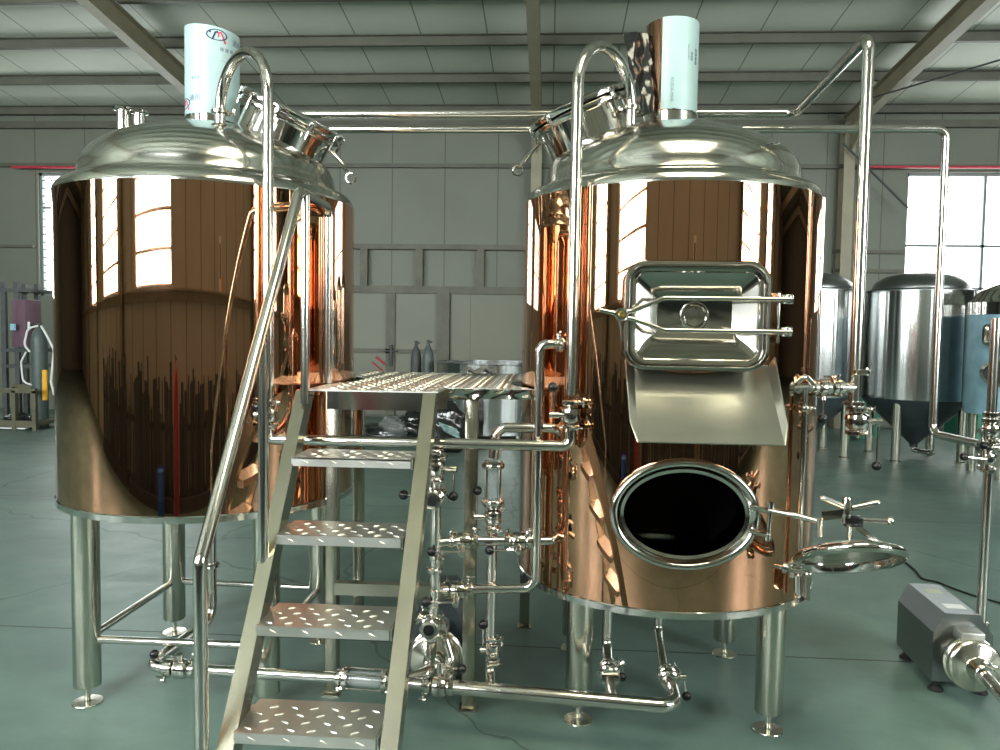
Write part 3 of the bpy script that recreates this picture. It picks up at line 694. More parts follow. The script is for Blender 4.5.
put('crossbeam', MB().box((-.44, 3.165, PZT-.07), (.06, .04, .045)).beam((-.305, 3.19, PZT-.03), (-.10, 4.08, PZT-.03), .05, .045).beam((-.905, 3.27, PZT-.03), (-1.0, 4.08, PZT-.03), .05, .045).beam((-.98, 4.10, PZT-.03), (-.12, 4.10, PZT-.03), .05, .045).beam((-.88, 3.20, PZT-.03), (-.33, 3.165, PZT-.03), .05, .045), 'box', plat)
put('lower_crossbar', MB().box((-.60, 3.20, P(360, 588, 3.2).z), (.55, .05, .05)), 'box', plat)
# stairs: five treads between two sloped stringers
st = thing('access_stairs', 'steel stairs with checker plate treads and a tube handrail, in front of the platform', 'stairs', (-.65, 2.2, 0))
SX0, SX1 = -.885, -.415
ztr = [1.125, .905, .685, .465, .245]; ytr = [2.645, 2.44, 2.235, 2.03, 1.825]   # nosing of each tread
sl = V((0, 2.645-1.825, 1.125-.245)).normalized()
def sxl(y): return -.830-.090*(y-1.62)/1.265
def sxr(y): return -.397-.040*(y-1.62)/1.265
for fx, w in ((sxl, .046), (sxr, .048)):
    top = V((0, 2.885, 1.345)); bot = V((0, 1.62, -.012)); sx = 0
    d = (top-bot).normalized(); nrm = V((0, -d.z, d.y))
    mb = MB()
    # channel: flat face toward the climber plus two side webs, cut level at the floor and at the deck
    def cut(off, z): 
        p = top+nrm*off; return p+d*((z-p.z)/d.z)
    for x0, x1, o0, o1 in ((sx-w/2, sx+w/2, .005, .009), (sx-w/2, sx-w/2+.004, -.071, .0049), (sx+w/2-.004, sx+w/2, -.071, .0049), (sx-w/2, sx+w/2, -.075, -.071)):
        A, B, C_, D_ = cut(o0, .006), cut(o1, .006), cut(o1, 1.341), cut(o0, 1.341)
        mb.prism([(A.y, A.z), (B.y, B.z), (C_.y, C_.z), (D_.y, D_.z)], (x0, 0, 0), (0, 1, 0), (0, 0, 1), x1-x0)
    for v_ in mb.bm.verts: v_.co.x += fx(v_.co.y)
    put('stringer', mb, 'box', st)
for k, (z, y) in enumerate(zip(ztr, ytr)):
    a, b = sxl(y+.1)+.026, sxr(y+.1)-.034; mb = MB()
    mb.box(((a+b)/2, y+.10, z-.003), (b-a, .20, .005)).box(((a+b)/2, y+.002, z-.016), (b-a, .004, .030)).box(((a+b)/2, y+.198, z-.016), (b-a, .004, .03))
    rnd = random.Random(k)
    j = 0; yy = y+.025
    while yy < y+.19:
        xx = a+.03+(.03 if j % 2 else 0); i = 0
        while xx < b-.018:
            lug(mb, xx, yy, z-.0005, math.radians(28 if (i+j) % 2 else -25), .028, .0055, .0030); xx += .060; i += 1
        yy += .042; j += 1
    xx = a+.05
    while xx < b-.02:   # lugs on the folded nosing
        lug(mb, xx, -z+.016, y, math.radians(25), .026, .006, .0022, lambda p: V((p.x, p.z-2*.0022*0-(p.z-y)*2, -p.y))); xx += .10
    for xe in (a-.002, b+.004): mb.box((xe, y+.105, z-.020), (.004, .19, .034))
    for xe in (sxl(y+.15)+.024, sxr(y+.15)-.024): mb.box((xe, y+.15, z-.022), (.02, .05, .03))
    put('tread', mb, 'plate', st)
# handrail on the left side
HX = -.895
a = P(194, 562, 1.985); top = P(291.5, 192, 2.757); bk = P(328, 207, 3.215)
rail = [(HX-.015, a.y, .004), (HX-.015, a.y, a.z), (HX, top.y, top.z), (HX, top.y+.05, top.z+.005), (bk.x, bk.y, bk.z), (bk.x, bk.y, PZT)]
put('handrail', MB().tube(rail, .019, .045, 22), 'pipe', st)
q = P(257, 598, 2.405); q2 = P(257, 330, 2.405)
tt = (q.y-a.y)/(top.y-a.y); zr_ = a.z+(top.z-a.z)*tt
put('rail_post', MB().tube([(HX, q.y, q.z), (HX, q.y, zr_)], .0165).lathe([(.028, 0), (.027, .006), (.018, .008)], (HX, q.y, q.z), (0, 0, 1), 20), 'pipe', st)
put('rail_post', MB().tube([(HX+.005, 2.815, 1.295), (HX+.005, 2.815, top.z)], .0165), 'pipe', st)

# ================================================================ PIPES, CLAMPS, VALVES
def clamp(mb, c, axis, r, wing=None, ang=0.0):
    """tri clover style clamp ring with its wing nut"""
    u, v, a = frame_of(axis); c = V(c)
    mb.lathe([(r*1.0, -.011), (r*1.45, -.010), (r*1.62, -.006), (r*1.62, .006), (r*1.45, .010), (r*1.0, .011)], c, axis, 26)
    d = u*math.cos(ang)+v*math.sin(ang); t = a.cross(d); e = c+d*r*1.62
    mb.box(e+d*.006, (.018, .016, .014), Matrix((t, d, a)).transposed(), .002)
    mb.tube([e+d*.008-t*.03, e+d*.008+t*.026], .0038, 0, 8)
    w = e+d*.008-t*.032
    mb.tube([w-a*.014-t*.006, w, w+a*.014-t*.006], .0042, 0, 8)
    return mb
def pipe_obj(name, label, paths, r, bend=.06, clamps=(), mat='pipe', loc=None, cat='pipe'):
    loc = loc or paths[0][0]
    t = thing(name, label, cat, tuple(loc))
    for i, p in enumerate(paths):
        rr = r[i] if isinstance(r, (list, tuple)) else r
        put('tube', MB().tube(p, rr, bend, 20), mat, t)
    for c in clamps: put('clamp', clamp(MB(), c[0], c[1], c[2], ang=c[3] if len(c) > 3 else 0), 'polished', t)
    return t
def valve(label, c, axis, stem, lever, r=.021, sl=.055, ll=.10, ca=1.0, shade_disc=False):
    c = V(c); axis = V(axis).normalized(); stem = V(stem).normalized(); lever = V(lever).normalized()
    t = thing('butterfly_valve', label, 'valve', tuple(c))
    mb = MB().lathe([(r*1.0, -.034), (r*1.2, -.030), (r*1.65, -.024), (r*1.75, -.016), (r*1.75, -.004), (r*1.62, -.002), (r*1.62, .002), (r*1.75, .004), (r*1.75, .016), (r*1.65, .024), (r*1.2, .030), (r, .034)], c, axis, 30)
    put('body', mb, 'polished', t)
    for s in (-1, 1): put('clamp', clamp(MB(), c+axis*(.046*s), axis, r, ang=ca+.6*s), 'polished', t)
    if shade_disc: put('port_shade_disc', MB().lathe([(r*.95, .0545), (r*.95, .0575), (r*.2, .0578)], c, axis, 24), 'black', t)  # black disc painted for the dark inside the open port
    e = c+stem*(r*1.6+sl)
    put('stem', MB().tube([c+stem*r*1.5, c+stem*(r*1.6+sl*.4)], .008, 0, 12).tube([c+stem*(r*1.6+sl*.25), e], .0125, 0, 18), 'pipe', t)
    h0 = e-stem*.012; h1 = h0+lever*ll
    h = put('lever', MB().tube([h0, h1], .0042, 0, 10), 'pipe', t)
    put('knob', MB().sphere(h1, .0185, 18), 'black', h)
    return t
U, D, Lf, Rt, Fw, Bk = V((0, 0, 1)), V((0, 0, -1)), V((-1, 0, 0)), V((1, 0, 0)), V((0, -1, 0)), V((0, 1, 0))
def arch(base, leg, z1, n=18):
    """plan points base and leg, semicircle whose crown centre line is z1"""
    base, leg = V(base), V(leg); h = V((leg.x-base.x, leg.y-base.y, 0)); R_ = h.length/2; h.normalize(); zc = z1-R_; cc = V(((base.x+leg.x)/2, (base.y+leg.y)/2, zc))
    return [base]+[cc-h*(R_*math.cos(PI*i/n))+U*(R_*math.sin(PI*i/n)) for i in range(n+1)]+[leg]
YA = 2.94
CZ = P(430, 443, YA).z
# left arch
b = P(220, 128, 3.20); l = P(268.5, 402, YA); zt = P(243, 53.5, 3.07).z
lt = P(267, 100, YA); lx = l.x
pipe_obj('arch_pipe', 'tall arched pipe from the dome of the left tank down beside the stair handrail', [arch((b.x, b.y, domez((V((b.x, b.y, 0))-(LC if b.x < 0 else RC)).length)-.015), (lx, YA, l.z), zt)], .0215, 0,
         [((b.x, b.y, P(220, 112, 3.2).z), U, .0215, 2.5)], loc=(lx, YA, l.z))
vL = V((lx, YA, P(270, 412, YA).z-.01))
valve('valve under the left arch pipe, just left of the top of the stairs', vL, U, Lf+Fw*.1, Bk*.3+U, .0215, .02, .03)
# right arch
b = P(631, 122, 3.25); l = P(571.5, 395, YA); zt = P(603, 47, 3.08).z
pipe_obj('arch_pipe', 'tall arched pipe from the dome of the right tank down its front left edge', [arch((b.x, b.y, domez((V((b.x, b.y, 0))-(LC if b.x < 0 else RC)).length)-.015), (l.x, YA, l.z), zt)], .0215, 0,
         [((b.x, b.y, P(632, 108, 3.25).z), U, .0215, 4.3)], loc=(l.x, YA, l.z))
vR = V((l.x, YA, P(575, 415, YA).z))
valve('valve under the right arch pipe with its lever standing up', vR, U, Lf+Fw*.2, U, .0215, .05, .105)
# horizontal crossing pipe joining both valves
pipe_obj('crossing_pipe', 'horizontal pipe running behind the upper treads between both arch pipe valves', [[vL+D*.05, V((lx, YA, CZ)), V((vR.x, YA, CZ)), vR+D*.05]], .0215, .075, loc=(lx, YA, CZ))
# pipe from the wall of the right tank down and back to the left manifold
Y5 = 3.0
xb = P(538, 460, Y5).x; zb5 = P(500, 587, Y5).z
pB = [P(566, 343, 3.06)+V((.03, .06, 0)), P(557, 344, Y5), V((xb, Y5, P(540, 344, Y5).z)), V((xb, Y5, zb5)), P(470, 589, Y5)]
pB[2].z = pB[1].z
pipe_obj('drop_pipe', 'pipe looping from the side of the right tank down past the platform edge', [pB], .0185, .055, [(P(560, 344, Y5), Rt+Bk*.3, .019, 1.0), (P(569, 345, 3.03), Rt+Bk*.6, .019, 2.0)], loc=(xb, Y5, zb5))
# left riser of the manifold
xa = P(436, 500, YA).x
zt5 = P(436, 541, YA).z
pipe_obj('riser_pipe', 'vertical manifold pipe right of the stairs below the crossing pipe', [[V((xa, YA, CZ-.02)), V((xa, YA, P(434, 575, YA).z)), V((xa, YA, zb5+.0)), P(446, 589, 2.97)], [V((xa, YA, zb5-.0)), V((xa-.01, YA, P(432, 640, YA).z))]], .0205, .05,
         [(P(436, 452, YA), U, .0185, .4), (P(435, 570, YA), U, .0185, 3.5), (V((xa, YA, P(435, 556, YA).z)), U, .0185, 1)], loc=(xa, YA, zb5))
valve('valve on the riser right of the stairs with its lever hanging down', P(436, 468, YA), U, Rt+Fw*.15, D, .019, .052, .105)
valve('valve facing forward on the riser, round port open toward the stairs', P(434, 498, YA-.04), Fw, Lf, Lf+U*.1, .021, .01, .085, shade_disc=True)
# middle riser with sight glass
Y6 = 3.03
xm = P(492, 550, Y6).x; zc6 = P(520, 428, Y6).z
pipe_obj('riser_pipe', 'vertical manifold pipe carrying the upright sight glass', [[P(562, 432, 3.06)+V((.03, .05, -.06)), P(556, 428, Y6), V((xm+.012, Y6, zc6)), V((xm, Y6, P(496, 458, Y6).z))], [V((xm, Y6, P(493, 508, Y6).z)), V((xm, Y6, P(493, 640, Y6).z))], [V((xm, Y6, P(493, 660, Y6).z)), V((xm, Y6, P(493, 672, Y6).z)), V((xm+.01, Y6-.09, P(488, 681, Y6).z))]], .0195, .045, (), loc=(xm, Y6, .3))
def sight(label, a, b, r):
    a, b = V(a), V(b); ax = (b-a).normalized(); u, v, _ = frame_of(ax); t = thing('sight_glass', label, 'sight glass', tuple((a+b)/2))
    put('glass_tube', MB().lathe([(r, 0), (r, (b-a).length), (r-.003, (b-a).length), (r-.003, 0)], a, ax, 24, caps=(False, False)), 'sight', t)
    for p, s in ((a, -1), (b, 1)):
        put('flange', MB().lathe([(r*.8, -.012), (r*1.5, -.010), (r*1.6, -.006), (r*1.6, .006), (r*1.5, .010), (r*.8, .012)], p+ax*(.006*s), ax, 26), 'polished', t)
    for k in range(4):
        q = u*math.cos(PI/4+k*PI/2)*r*1.38+v*math.sin(PI/4+k*PI/2)*r*1.38
        put('tie_rod', MB().tube([a+q-ax*.02, b+q+ax*.02], .0042, 0, 10).lathe([(.008, -.006), (.008, .006)], a+q-ax*.016, ax, 6).lathe([(.008, -.006), (.008, .006)], b+q+ax*.016, ax, 6), 'pipe', t)
    return t
sight('upright sight glass between two flanges beside the platform leg', V((xm, Y6, P(493, 500, Y6).z)), V((xm, Y6, P(493, 467, Y6).z)), .028)
valve('valve below the upright sight glass with its lever standing up', P(493, 517, Y6), U, Lf+Fw*.15, U, .019, .045, .105)
valve('valve low on the sight glass riser, near the floor pipe', P(493, 650, Y6), U, Lf+Fw*.2, U, .0175, .025, .105)
# cross pipe at mid height
zx = P(490, 541, 2.99).z
pipe_obj('branch_pipe', 'short horizontal branch pipe crossing the manifold into the right tank', [[V((xa, YA, zx)), V((P(465, 541, 2.99).x, 2.98, zx)), V((P(552, 545, 3.02).x, 3.02, zx)), V((P(560, 538, 3.05).x, 3.06, zx+.02)), V((P(566, 534, 3.1).x, 3.14, zx+.05))]], .0185, .03,
         [(V((P(452, 541, 2.98).x, 2.965, zx)), Rt, .0165, 1.3), (V((P(511, 542, 3).x, 3.0, zx)), Rt, .0165, 4.4), (V((P(528, 543, 3).x, 3.005, zx)), Rt, .0165, 1.2)], loc=(xm, Y6, zx))
valve('valve on the branch pipe left of the sight glass riser, lever pointing left', V((P(464, 541, 2.98).x, 2.98, zx)), Rt, Fw*.9+D*.3, Lf, .019, .060, .115)
valve('valve on the branch pipe between riser and right tank, lever pointing left', V((P(519, 543, 3.0).x, 3.005, zx)), Rt, Fw*.9+D*.3, Lf, .020, .050, .110)
valve('valve on the lowest loop of the drop pipe, lever pointing left', P(458, 590, 2.985), Rt, Fw*.9+D*.35, Lf, .020, .055, .115)
# floor manifold
A0 = P(160, 668, 2.98); zf = .205
A0 = V((P(168, 670, 2.97).x, 2.97, zf))
B0 = V((P(348, 682, 2.95).x, 2.95, zf)); B1 = V((P(384, 684, 2.94).x, 2.94, zf)); B2 = V((P(432, 687, 2.92).x, 2.92, zf)); B3 = V((P(447, 688, 2.92).x, 2.915, zf)); B4 = V((P(677, 700, 2.83).x, 2.83, zf))
cyl = LC+V((0, 0, 0))
pipe_obj('outlet_pipe', 'outlet pipe from the middle of the left tank bending forward to the floor valve', [[V((LC.x+.01, 3.40, .86)), V((LC.x+.01, 3.40, .245)), V((A0.x-.075, 2.97, zf+.01)), A0]], .023, .075,
         [(V((LC.x+.01, 3.40, P(213, 565, 3.4).z)), U, .023, -.2), (A0+V((-.005, 0, 0)), Rt, .023, 4.0)], loc=(LC.x, 3.4, .2))
valve('valve on the floor pipe under the left tank', A0+V((.055, 0, 0)), Rt, U+Fw*.2, Lf+U*.06, .0225, .03, .105)
pipe_obj('floor_pipe', 'low pipe running from the left tank valve behind the lowest treads', [[A0+V((.09, 0, 0)), B0]], .0225, 0, [(B0+V((-.035, 0, 0)), Rt, .0225, 4.4)], loc=A0)
sight('lying sight glass on the floor pipe behind the lower treads', B0, B1, .030)
pipe_obj('floor_pipe', 'low pipe running in front of the right tank legs to its drain valve', [[B1+V((.01, 0, 0)), B2], [B3, B4, V((B4.x+.005, B4.y+.14, zf+.01))]], [.022, .027], .07, [(B2+V((-.03, 0, 0)), Rt, .022, 4.6)], loc=B3)
valve('valve at the pump joint of the floor pipe, lever pointing right', (B2+B3)/2, Rt, U+Bk*.2, Rt+D*.05, .0235, .045, .085)
# drains of the right tank
ox = P(658, 640, 3.40).x
pipe_obj('outlet_pipe', 'outlet pipe from the middle of the right tank bending forward to the end valve', [[V((ox, 3.40, .60)), V((ox, 3.40, .265)), V((B4.x-.012, 3.06, zf+.03))]], .020, .04, (), loc=(ox, 3.4, .2))
vv = V((B4.x-.004, 3.02, zf+.025)); 
valve('valve at the right end of the floor pipe, lever hanging down', vv, Fw, Rt+U*.1, D+Rt*.2+Fw*.1, .022, .035, .075)
sx_ = P(607, 640, 3.14).x
pipe_obj('outlet_pipe', 'side outlet pipe of the right tank dropping beside its front left leg', [[V((sx_, 3.15, .60)), V((sx_, 3.15, .30)), V((sx_, 3.05, .25))], [V((sx_+.002, 2.98, zf+.004)), V((sx_+.004, 2.86, zf))]], [.021, .021], .05, (), loc=(sx_, 3.15, .2))
valve('valve between the front left leg of the right tank and the floor pipe', V((sx_+.001, 3.015, .243)), Fw, Rt*.8+U*.6, D+Bk*.1, .024, .035, .055)
# overhead vapour pipes
zo = P(400, 114, 4.2).z; xo = P(796, 113, 4.2).x; YC = 3.14; xd = P(868, 60, YC).x; zd = P(858, 410, YC).z
pipe_obj('overhead_pipe', 'upper overhead pipe from the left tank, stepping forward and dropping right of the right tank',
         [[V((-1.42, 4.0, 2.25)), V((-1.42, 4.2, zo)), V((xo, 4.2, zo)), V((xd, YC, zo)), V((xd, YC, zd))]], .0225, .06, [(P(860, 372, YC), U, .0225, 3.0), (V((xd, YC, zd+.025)), U, .0225, 3.2)], loc=(xd, YC, zd))
zo2 = P(800, 129, 4.25).z; xr = P(946, 140, 4.25).x; YM = 3.72; zm_ = P(940, 434, 4.25).z
xm2 = P(990, 440, YM).x
pipe_obj('overhead_pipe', 'lower overhead pipe crossing behind the tanks and dropping at the right edge',
         [[V((-1.25, 4.02, 2.2)), V((-1.25, 4.25, zo2)), V((xr, 4.25, zo2)), V((xr, 4.25, zm_)), V((xr+.02, YM+.06, zm_+.005)), V((xm2-.03, YM, zm_+.005))]], .0205, .055, (), loc=(xr, 4.25, zm_))
valve('valve at the foot of the drop pipe right of the right tank', P(857, 421, YC), U, Rt+Fw*.1, D, .026, .05, .175)
zt7 = P(810, 388, 3.06).z; xs = P(803, 420, 3.0).x
pipe_obj('tank_inlet_pipe', 'short horizontal inlet pipe from the drop pipe to the wall of the right tank', [[V((xd, YC, zt7)), V((P(812, 388, 3.06).x, 3.06, zt7)), V((P(786, 388, 3.0).x, 2.99, zt7))], [V((P(795, 386, 3.01).x, 3.0, zt7+.02)), V((P(805, 378, 3.0).x, 3.0, zt7+.05)), V((P(817, 388, 3.06).x, 3.07, zt7))]], [.020, .010], .02,
         [(V((P(789, 388, 3.0).x, 3.0, zt7)), Rt, .022, .6), (V((P(838, 389, 3.1).x, 3.1, zt7)), Rt+Bk*.4, .022, 1.2)], loc=(xd, YC, zt7))
valve('valve on the inlet pipe at the right edge of the right tank', V((P(823, 390, 3.08).x, 3.08, zt7)), Rt+Bk*.35, D+Fw*.1, D, .020, .015, .085)
pipe_obj('drain_pipe', 'thin vertical pipe down the right side of the right tank', [[V((xs, 2.985, zt7)), V((xs, 2.985, P(803, 596, 2.985).z))]], .0105, 0, [(V((xs, 2.985, P(803, 408, 3).z)), U, .0125, 1.0)], loc=(xs, 2.985, .7))
# manifold at the right edge of the picture
zbm = P(985, 655, YM-.05).z
pipe_obj('manifold_pipe', 'vertical manifold pipe at the right edge above the pump', [[V((xm2, YM, P(992, 318, YM).z)), V((xm2, YM, P(990, 640, YM).z)), V((xm2-.02, YM-.12, max(.1, zbm)))], [V((xm2, YM, zm_+.005)), V((xm2+.25, YM, zm_+.005))], [V((xm2-.045, YM-.03, zm_+.10)), V((xm2-.045, YM-.03, zm_-.09))], [V((xm2, YM, zm_+.13)), V((xm2+.22, YM, zm_+.13))]], [.0215, .02, .010, .016], .05,
         [(V((xm2, YM, P(988, 624, YM).z)), U, .0215, 5.6), (V((xm2, YM, zm_+.16)), U, .022, 2.6), (V((xm2, YM, zm_-.10)), U, .022, 2.8), (V((xm2-.04, YM, zm_+.005)), Rt, .022, 2.5)], loc=(xm2, YM, .1))
valve('valve on the right edge manifold with its lever pointing left', V((xm2-.012, YM-.0, zm_-.045)), U, Fw+Lf*.2, Lf+U*.10, .023, .02, .115)
valve('upper valve on the right edge manifold beside the bright tank', V((xm2, YM, zm_+.085)), U, Lf+Fw*.4, Fw*.4+D, .023, .03, .07)

# ================================================================ PUMPS
def pump(label, o, deg, cover, s=1.0, sticker=True, long=True):
    """o: floor point under the front face centre; local x across, local y away from the volute"""
    o = V(o); R_ = Matrix.Rotation(math.radians(deg), 3, 'Z')
    def W(x, y, z): return o+R_ @ V((x*s, y*s, z*s))
    X_, Y_ = R_ @ V((1, 0, 0)), R_ @ V((0, 1, 0))
    t = thing('pump', label, 'pump', tuple(o))
    sec = [(-.13, .05), (-.13, .27), (-.085, .36), (.055, .36), (.115, .27), (.115, .05)]
    mb = MB(); mb.ang = 20; mb.prism([(x*s, z*s) for x, z in sec], o, X_, V((0, 0, 1)), -.42*s); put('motor_cover', mb, cover, t)
    if sticker:
        for nm, mt_, x0, x1, y0, y1 in (('label_sticker', 'white', -.05, .035, .07, .13), ('yellow_sticker', 'yellow2', -.05, .02, .27, .34)):
            put(nm, MB().prism([(x0*s, y0*s), (x1*s, y0*s), (x1*s, y1*s), (x0*s, y1*s)], o+V((0, 0, .3602*s)), X_, Y_, .0006), mt_, t)
    for x, y in ((-.10, .03), (.085, .03), (-.10, .37), (.085, .37)):
        put('foot', MB().tube([W(x, y, .02), W(x, y, .07)], .014*s, 0, 14).lathe([(.032*s, 0), (.032*s, .008*s), (.02*s, .02*s)], W(x, y, 0), (0, 0, 1), 20), 'rubber', t)
    ax = -Y_
    mb = MB(); mb.ang = 40
    mb.lathe([(.06*s, -.02), (.075*s, .0), (.078*s, .05*s), (.108*s, .055*s), (.112*s, .06*s), (.112*s, .072*s), (.104*s, .076*s), (.100*s, .08*s), (.100*s, .10*s), (.110*s, .104*s), (.112*s, .116*s), (.106*s, .124*s), (.098*s, .128*s), (.05*s, .138*s), (.046*s, .142*s), (.040*s, .165*s), (.030*s, .178*s), (.030*s, .20*s)], W(-.005, .0, .175), ax, 48)
    put('volute', mb, 'leg', t)
    put('bracket', MB().box(W(-.005, -.045, .285), (.10*s, .09*s, .05*s), R_, .01), 'plate', t)
    put('inlet', clamp(MB().tube([W(-.005, -.19, .175), W(-.005, -.30, .16) if long else W(-.02, -.25, .175), W(.03, -.52, .10) if long else W(-.12, -.27, .15)], .026*s, .05*s, 18), W(-.005, -.20, .175), ax, .026*s, ang=1.2), 'pipe', t)
    return t
M['yellow2'] = simple('pale_yellow_sticker', (.42, .45, .33), .5)
fl = PZ(931, 692, .0); bl = PZ(899, 657, .0)
d = (bl-fl); d.z = 0; deg = math.degrees(math.atan2(-d.x, d.y))
Rm = Matrix.Rotation(math.radians(deg), 3, 'Z')
sP = 1.0
pump('boxed stainless steel pump on the floor at the lower right', fl+Rm @ V((.13, 0, 0)), deg, 'motor', 1.0)
pump('boxed pump standing on the floor behind the right stringer of the stairs', (-.455, 3.34, 0), 3, 'motor2', 1.02, False, False)
pc = V((-.50, 3.17, 0))
pipe_obj('pump_outlet', 'cluster of fittings on top of the pump beside the stairs', [[V((xa-.01, YA, P(432, 640, YA).z)), V((xa-.02, YA+.04, .30)), V((xa-.03, YA+.10, .26))], [P(446, 640, 2.98), P(452, 660, 2.96), V((B3.x-.02, 2.93, zf+.04))]], [.02, .015], .03,
         [(P(431, 622, YA), U, .022, 1.0), (P(420, 618, YA), Lf+U*.5, .018, 2), (P(438, 634, YA), U+Rt*.3, .02, 4)], loc=(xa, YA, .3))
valve('open forward-facing valve above the pump beside the stairs', P(431, 625, YA-.02), Fw, Lf+U*.5, Lf+D*.2, .023, .02, .05, shade_disc=True)
# ================================================================ THINGS FARTHER BACK
def fermenter(label, c, group):
    c = V(c); t = thing('fermenter', label, 'fermentation tank', (c.x, c.y, 0), group); r = .67; z0, z1 = .80, 2.17
    mb = MB(); mb.ang = 30; mb.lathe([(r, z0), (r, z1)], c, (0, 0, 1), 96, caps=(False, False)); put('jacket', mb, 'ferm', t)
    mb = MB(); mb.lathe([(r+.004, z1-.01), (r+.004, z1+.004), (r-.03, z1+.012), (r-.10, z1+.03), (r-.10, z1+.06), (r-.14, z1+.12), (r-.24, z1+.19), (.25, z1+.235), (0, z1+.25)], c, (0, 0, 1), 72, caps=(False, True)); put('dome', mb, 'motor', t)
    mb = MB(); mb.lathe([(r-.005, z0+.005), (r-.012, z0-.02), (.05, .19), (.05, .15), (.045, .148)], c, (0, 0, 1), 72, caps=(False, True)); put('cone', mb, 'motor2', t)  # steel cone, its shade and dark floor reflection put into the colour
    for a in (45, 135, 225, 315):
        q = c+V((.57*math.cos(math.radians(a)), .57*math.sin(math.radians(a)), 0))
        l = put('leg', MB().tube([(q.x, q.y, .03), (q.x, q.y, .78)], .055), 'leg', t)
        put('foot_pad', MB().lathe([(.07, 0), (.07, .02), (.03, .03), (.03, .05)], q, (0, 0, 1), 24), 'leg', l)
    mb = MB(); mb.lathe([(.22, z1+.18), (.22, z1+.27), (.235, z1+.28), (.235, z1+.30), (.1, z1+.33), (0, z1+.335)], c+V((.0, -.1, -.13)), (0, 0, 1), 40); put('manway', mb, 'motor2', t)
    put('drain_pipe', MB().tube([c+V((0, 0, .16)), c+V((0, 0, .10)), c+V((.12, -.2, .10))], .03, .04).lathe([(.04, -.02), (.04, .02)], c+V((.12, -.2, .10)), (.5, -.85, 0), 20), 'pipe', t)
    put('lifting_eye', MB().tube([c+V((-.12, -.3, z1+.10)), c+V((-.07, -.3, z1+.28)), c+V((-.02, -.3, z1+.10))], .014, .03, 10), 'pipe', t)
    return t
F2 = P(918, 340, 10.5); F1 = P(806, 340, 10.7)
fermenter('stainless conical fermenter in full view before the bright window at right', (F2.x, F2.y, 0), 'fermenters on the right')
fermenter('stainless conical fermenter half hidden behind the right edge of the copper tank', (F1.x, F1.y, 0), 'fermenters on the right')
# blue film wrapped tank at the right edge
B = P(1016, 340, 9.3); c = V((B.x, B.y, 0)); t = thing('wrapped_tank', 'tank wrapped in light blue film at the right edge, beside the fermenter', 'tank', (c.x, c.y, 0)); r = .50
mb = MB(); mb.lathe([(r, .72), (r, 1.85)], c, (0, 0, 1), 72, caps=(True, False)); put('film_jacket', mb, 'filmblue', t)
mb = MB(); mb.lathe([(r+.003, 1.85), (r+.003, 1.99), (r-.02, 2.01), (r-.05, 2.04), (r-.10, 2.12), (r-.25, 2.20), (0, 2.23)], c, (0, 0, 1), 72, caps=(False, True)); put('dome', mb, 'polished', t)
for a in (45, 135, 225, 315):
    q = c+V((.4*math.cos(math.radians(a)), .4*math.sin(math.radians(a)), 0)); put('leg', MB().tube([(q.x, q.y, 0), (q.x, q.y, .74)], .05), 'leg', t)
dv = V((-c.x-.6, -c.y, 0)).normalized(); sd = V((-dv.y, dv.x, 0))
h = c+dv*(r+.03)+sd*-.12
mb = MB(); mb.rings([[h+sd*x+V((0, 0, 1.62+y))+dv*d for x, y in rrect(w_, h_, .05)] for w_, h_, d in ((.34, .24, -.18), (.34, .24, .02), (.30, .20, .03), (.26, .16, .0))], True, (False, True)); put('hatch', mb, 'polished', t)
mb = MB(); h = c+dv*(r-.06)+sd*-.10; mb.rings([[h+sd*(a_*math.cos(k*PI/20))+V((0, 0, 1.2+b_*math.sin(k*PI/20)))+dv*d for k in range(40)] for a_, b_, d in ((.20, .15, -.1), (.20, .15, .12), (.165, .115, .13), (.16, .11, .05))], True, (False, False)); mr = put('manhole_rim', mb, 'polished', t)
mb = MB(); mb.rings([[h+sd*(a_*math.cos(k*PI/20))+V((0, 0, 1.2+b_*math.sin(k*PI/20)))+dv*d for k in range(40)] for a_, b_, d in ((.162, .112, .07), (.162, .112, .065))], True, (True, True)); put('shade_disc', mb, 'dark', mr)  # dark disc across the rim stands for the shade inside the tank
# open vat behind the platform
q = P(493, 400, 11.6); c = V((q.x, q.y, 0)); t = thing('open_vat', 'wide low steel vat standing on the floor beyond the platform', 'vat', (c.x, c.y, 0)); r = .84; zt = P(480, 364, 10.8).z
mb = MB(); mb.lathe([(r, .12), (r, zt-.02), (r+.02, zt-.01), (r+.02, zt), (r-.02, zt), (r-.02, .2)], c, (0, 0, 1), 72, caps=(True, True)); put('wall', mb, 'ferm', t)
put('weld_strip', MB().box(c+V((-.36, -r*.905, zt/2)), (.02, .02, zt-.2)), 'motor', t)
for a in range(4): put('foot', MB().tube([c+V((.6*math.cos(a*PI/2+.7), .6*math.sin(a*PI/2+.7), 0)), c+V((.6*math.cos(a*PI/2+.7), .6*math.sin(a*PI/2+.7), .14))], .05), 'leg', t)
for k, (px, s) in enumerate(((470, .03), (503, .06), (515, .05))):
    pass
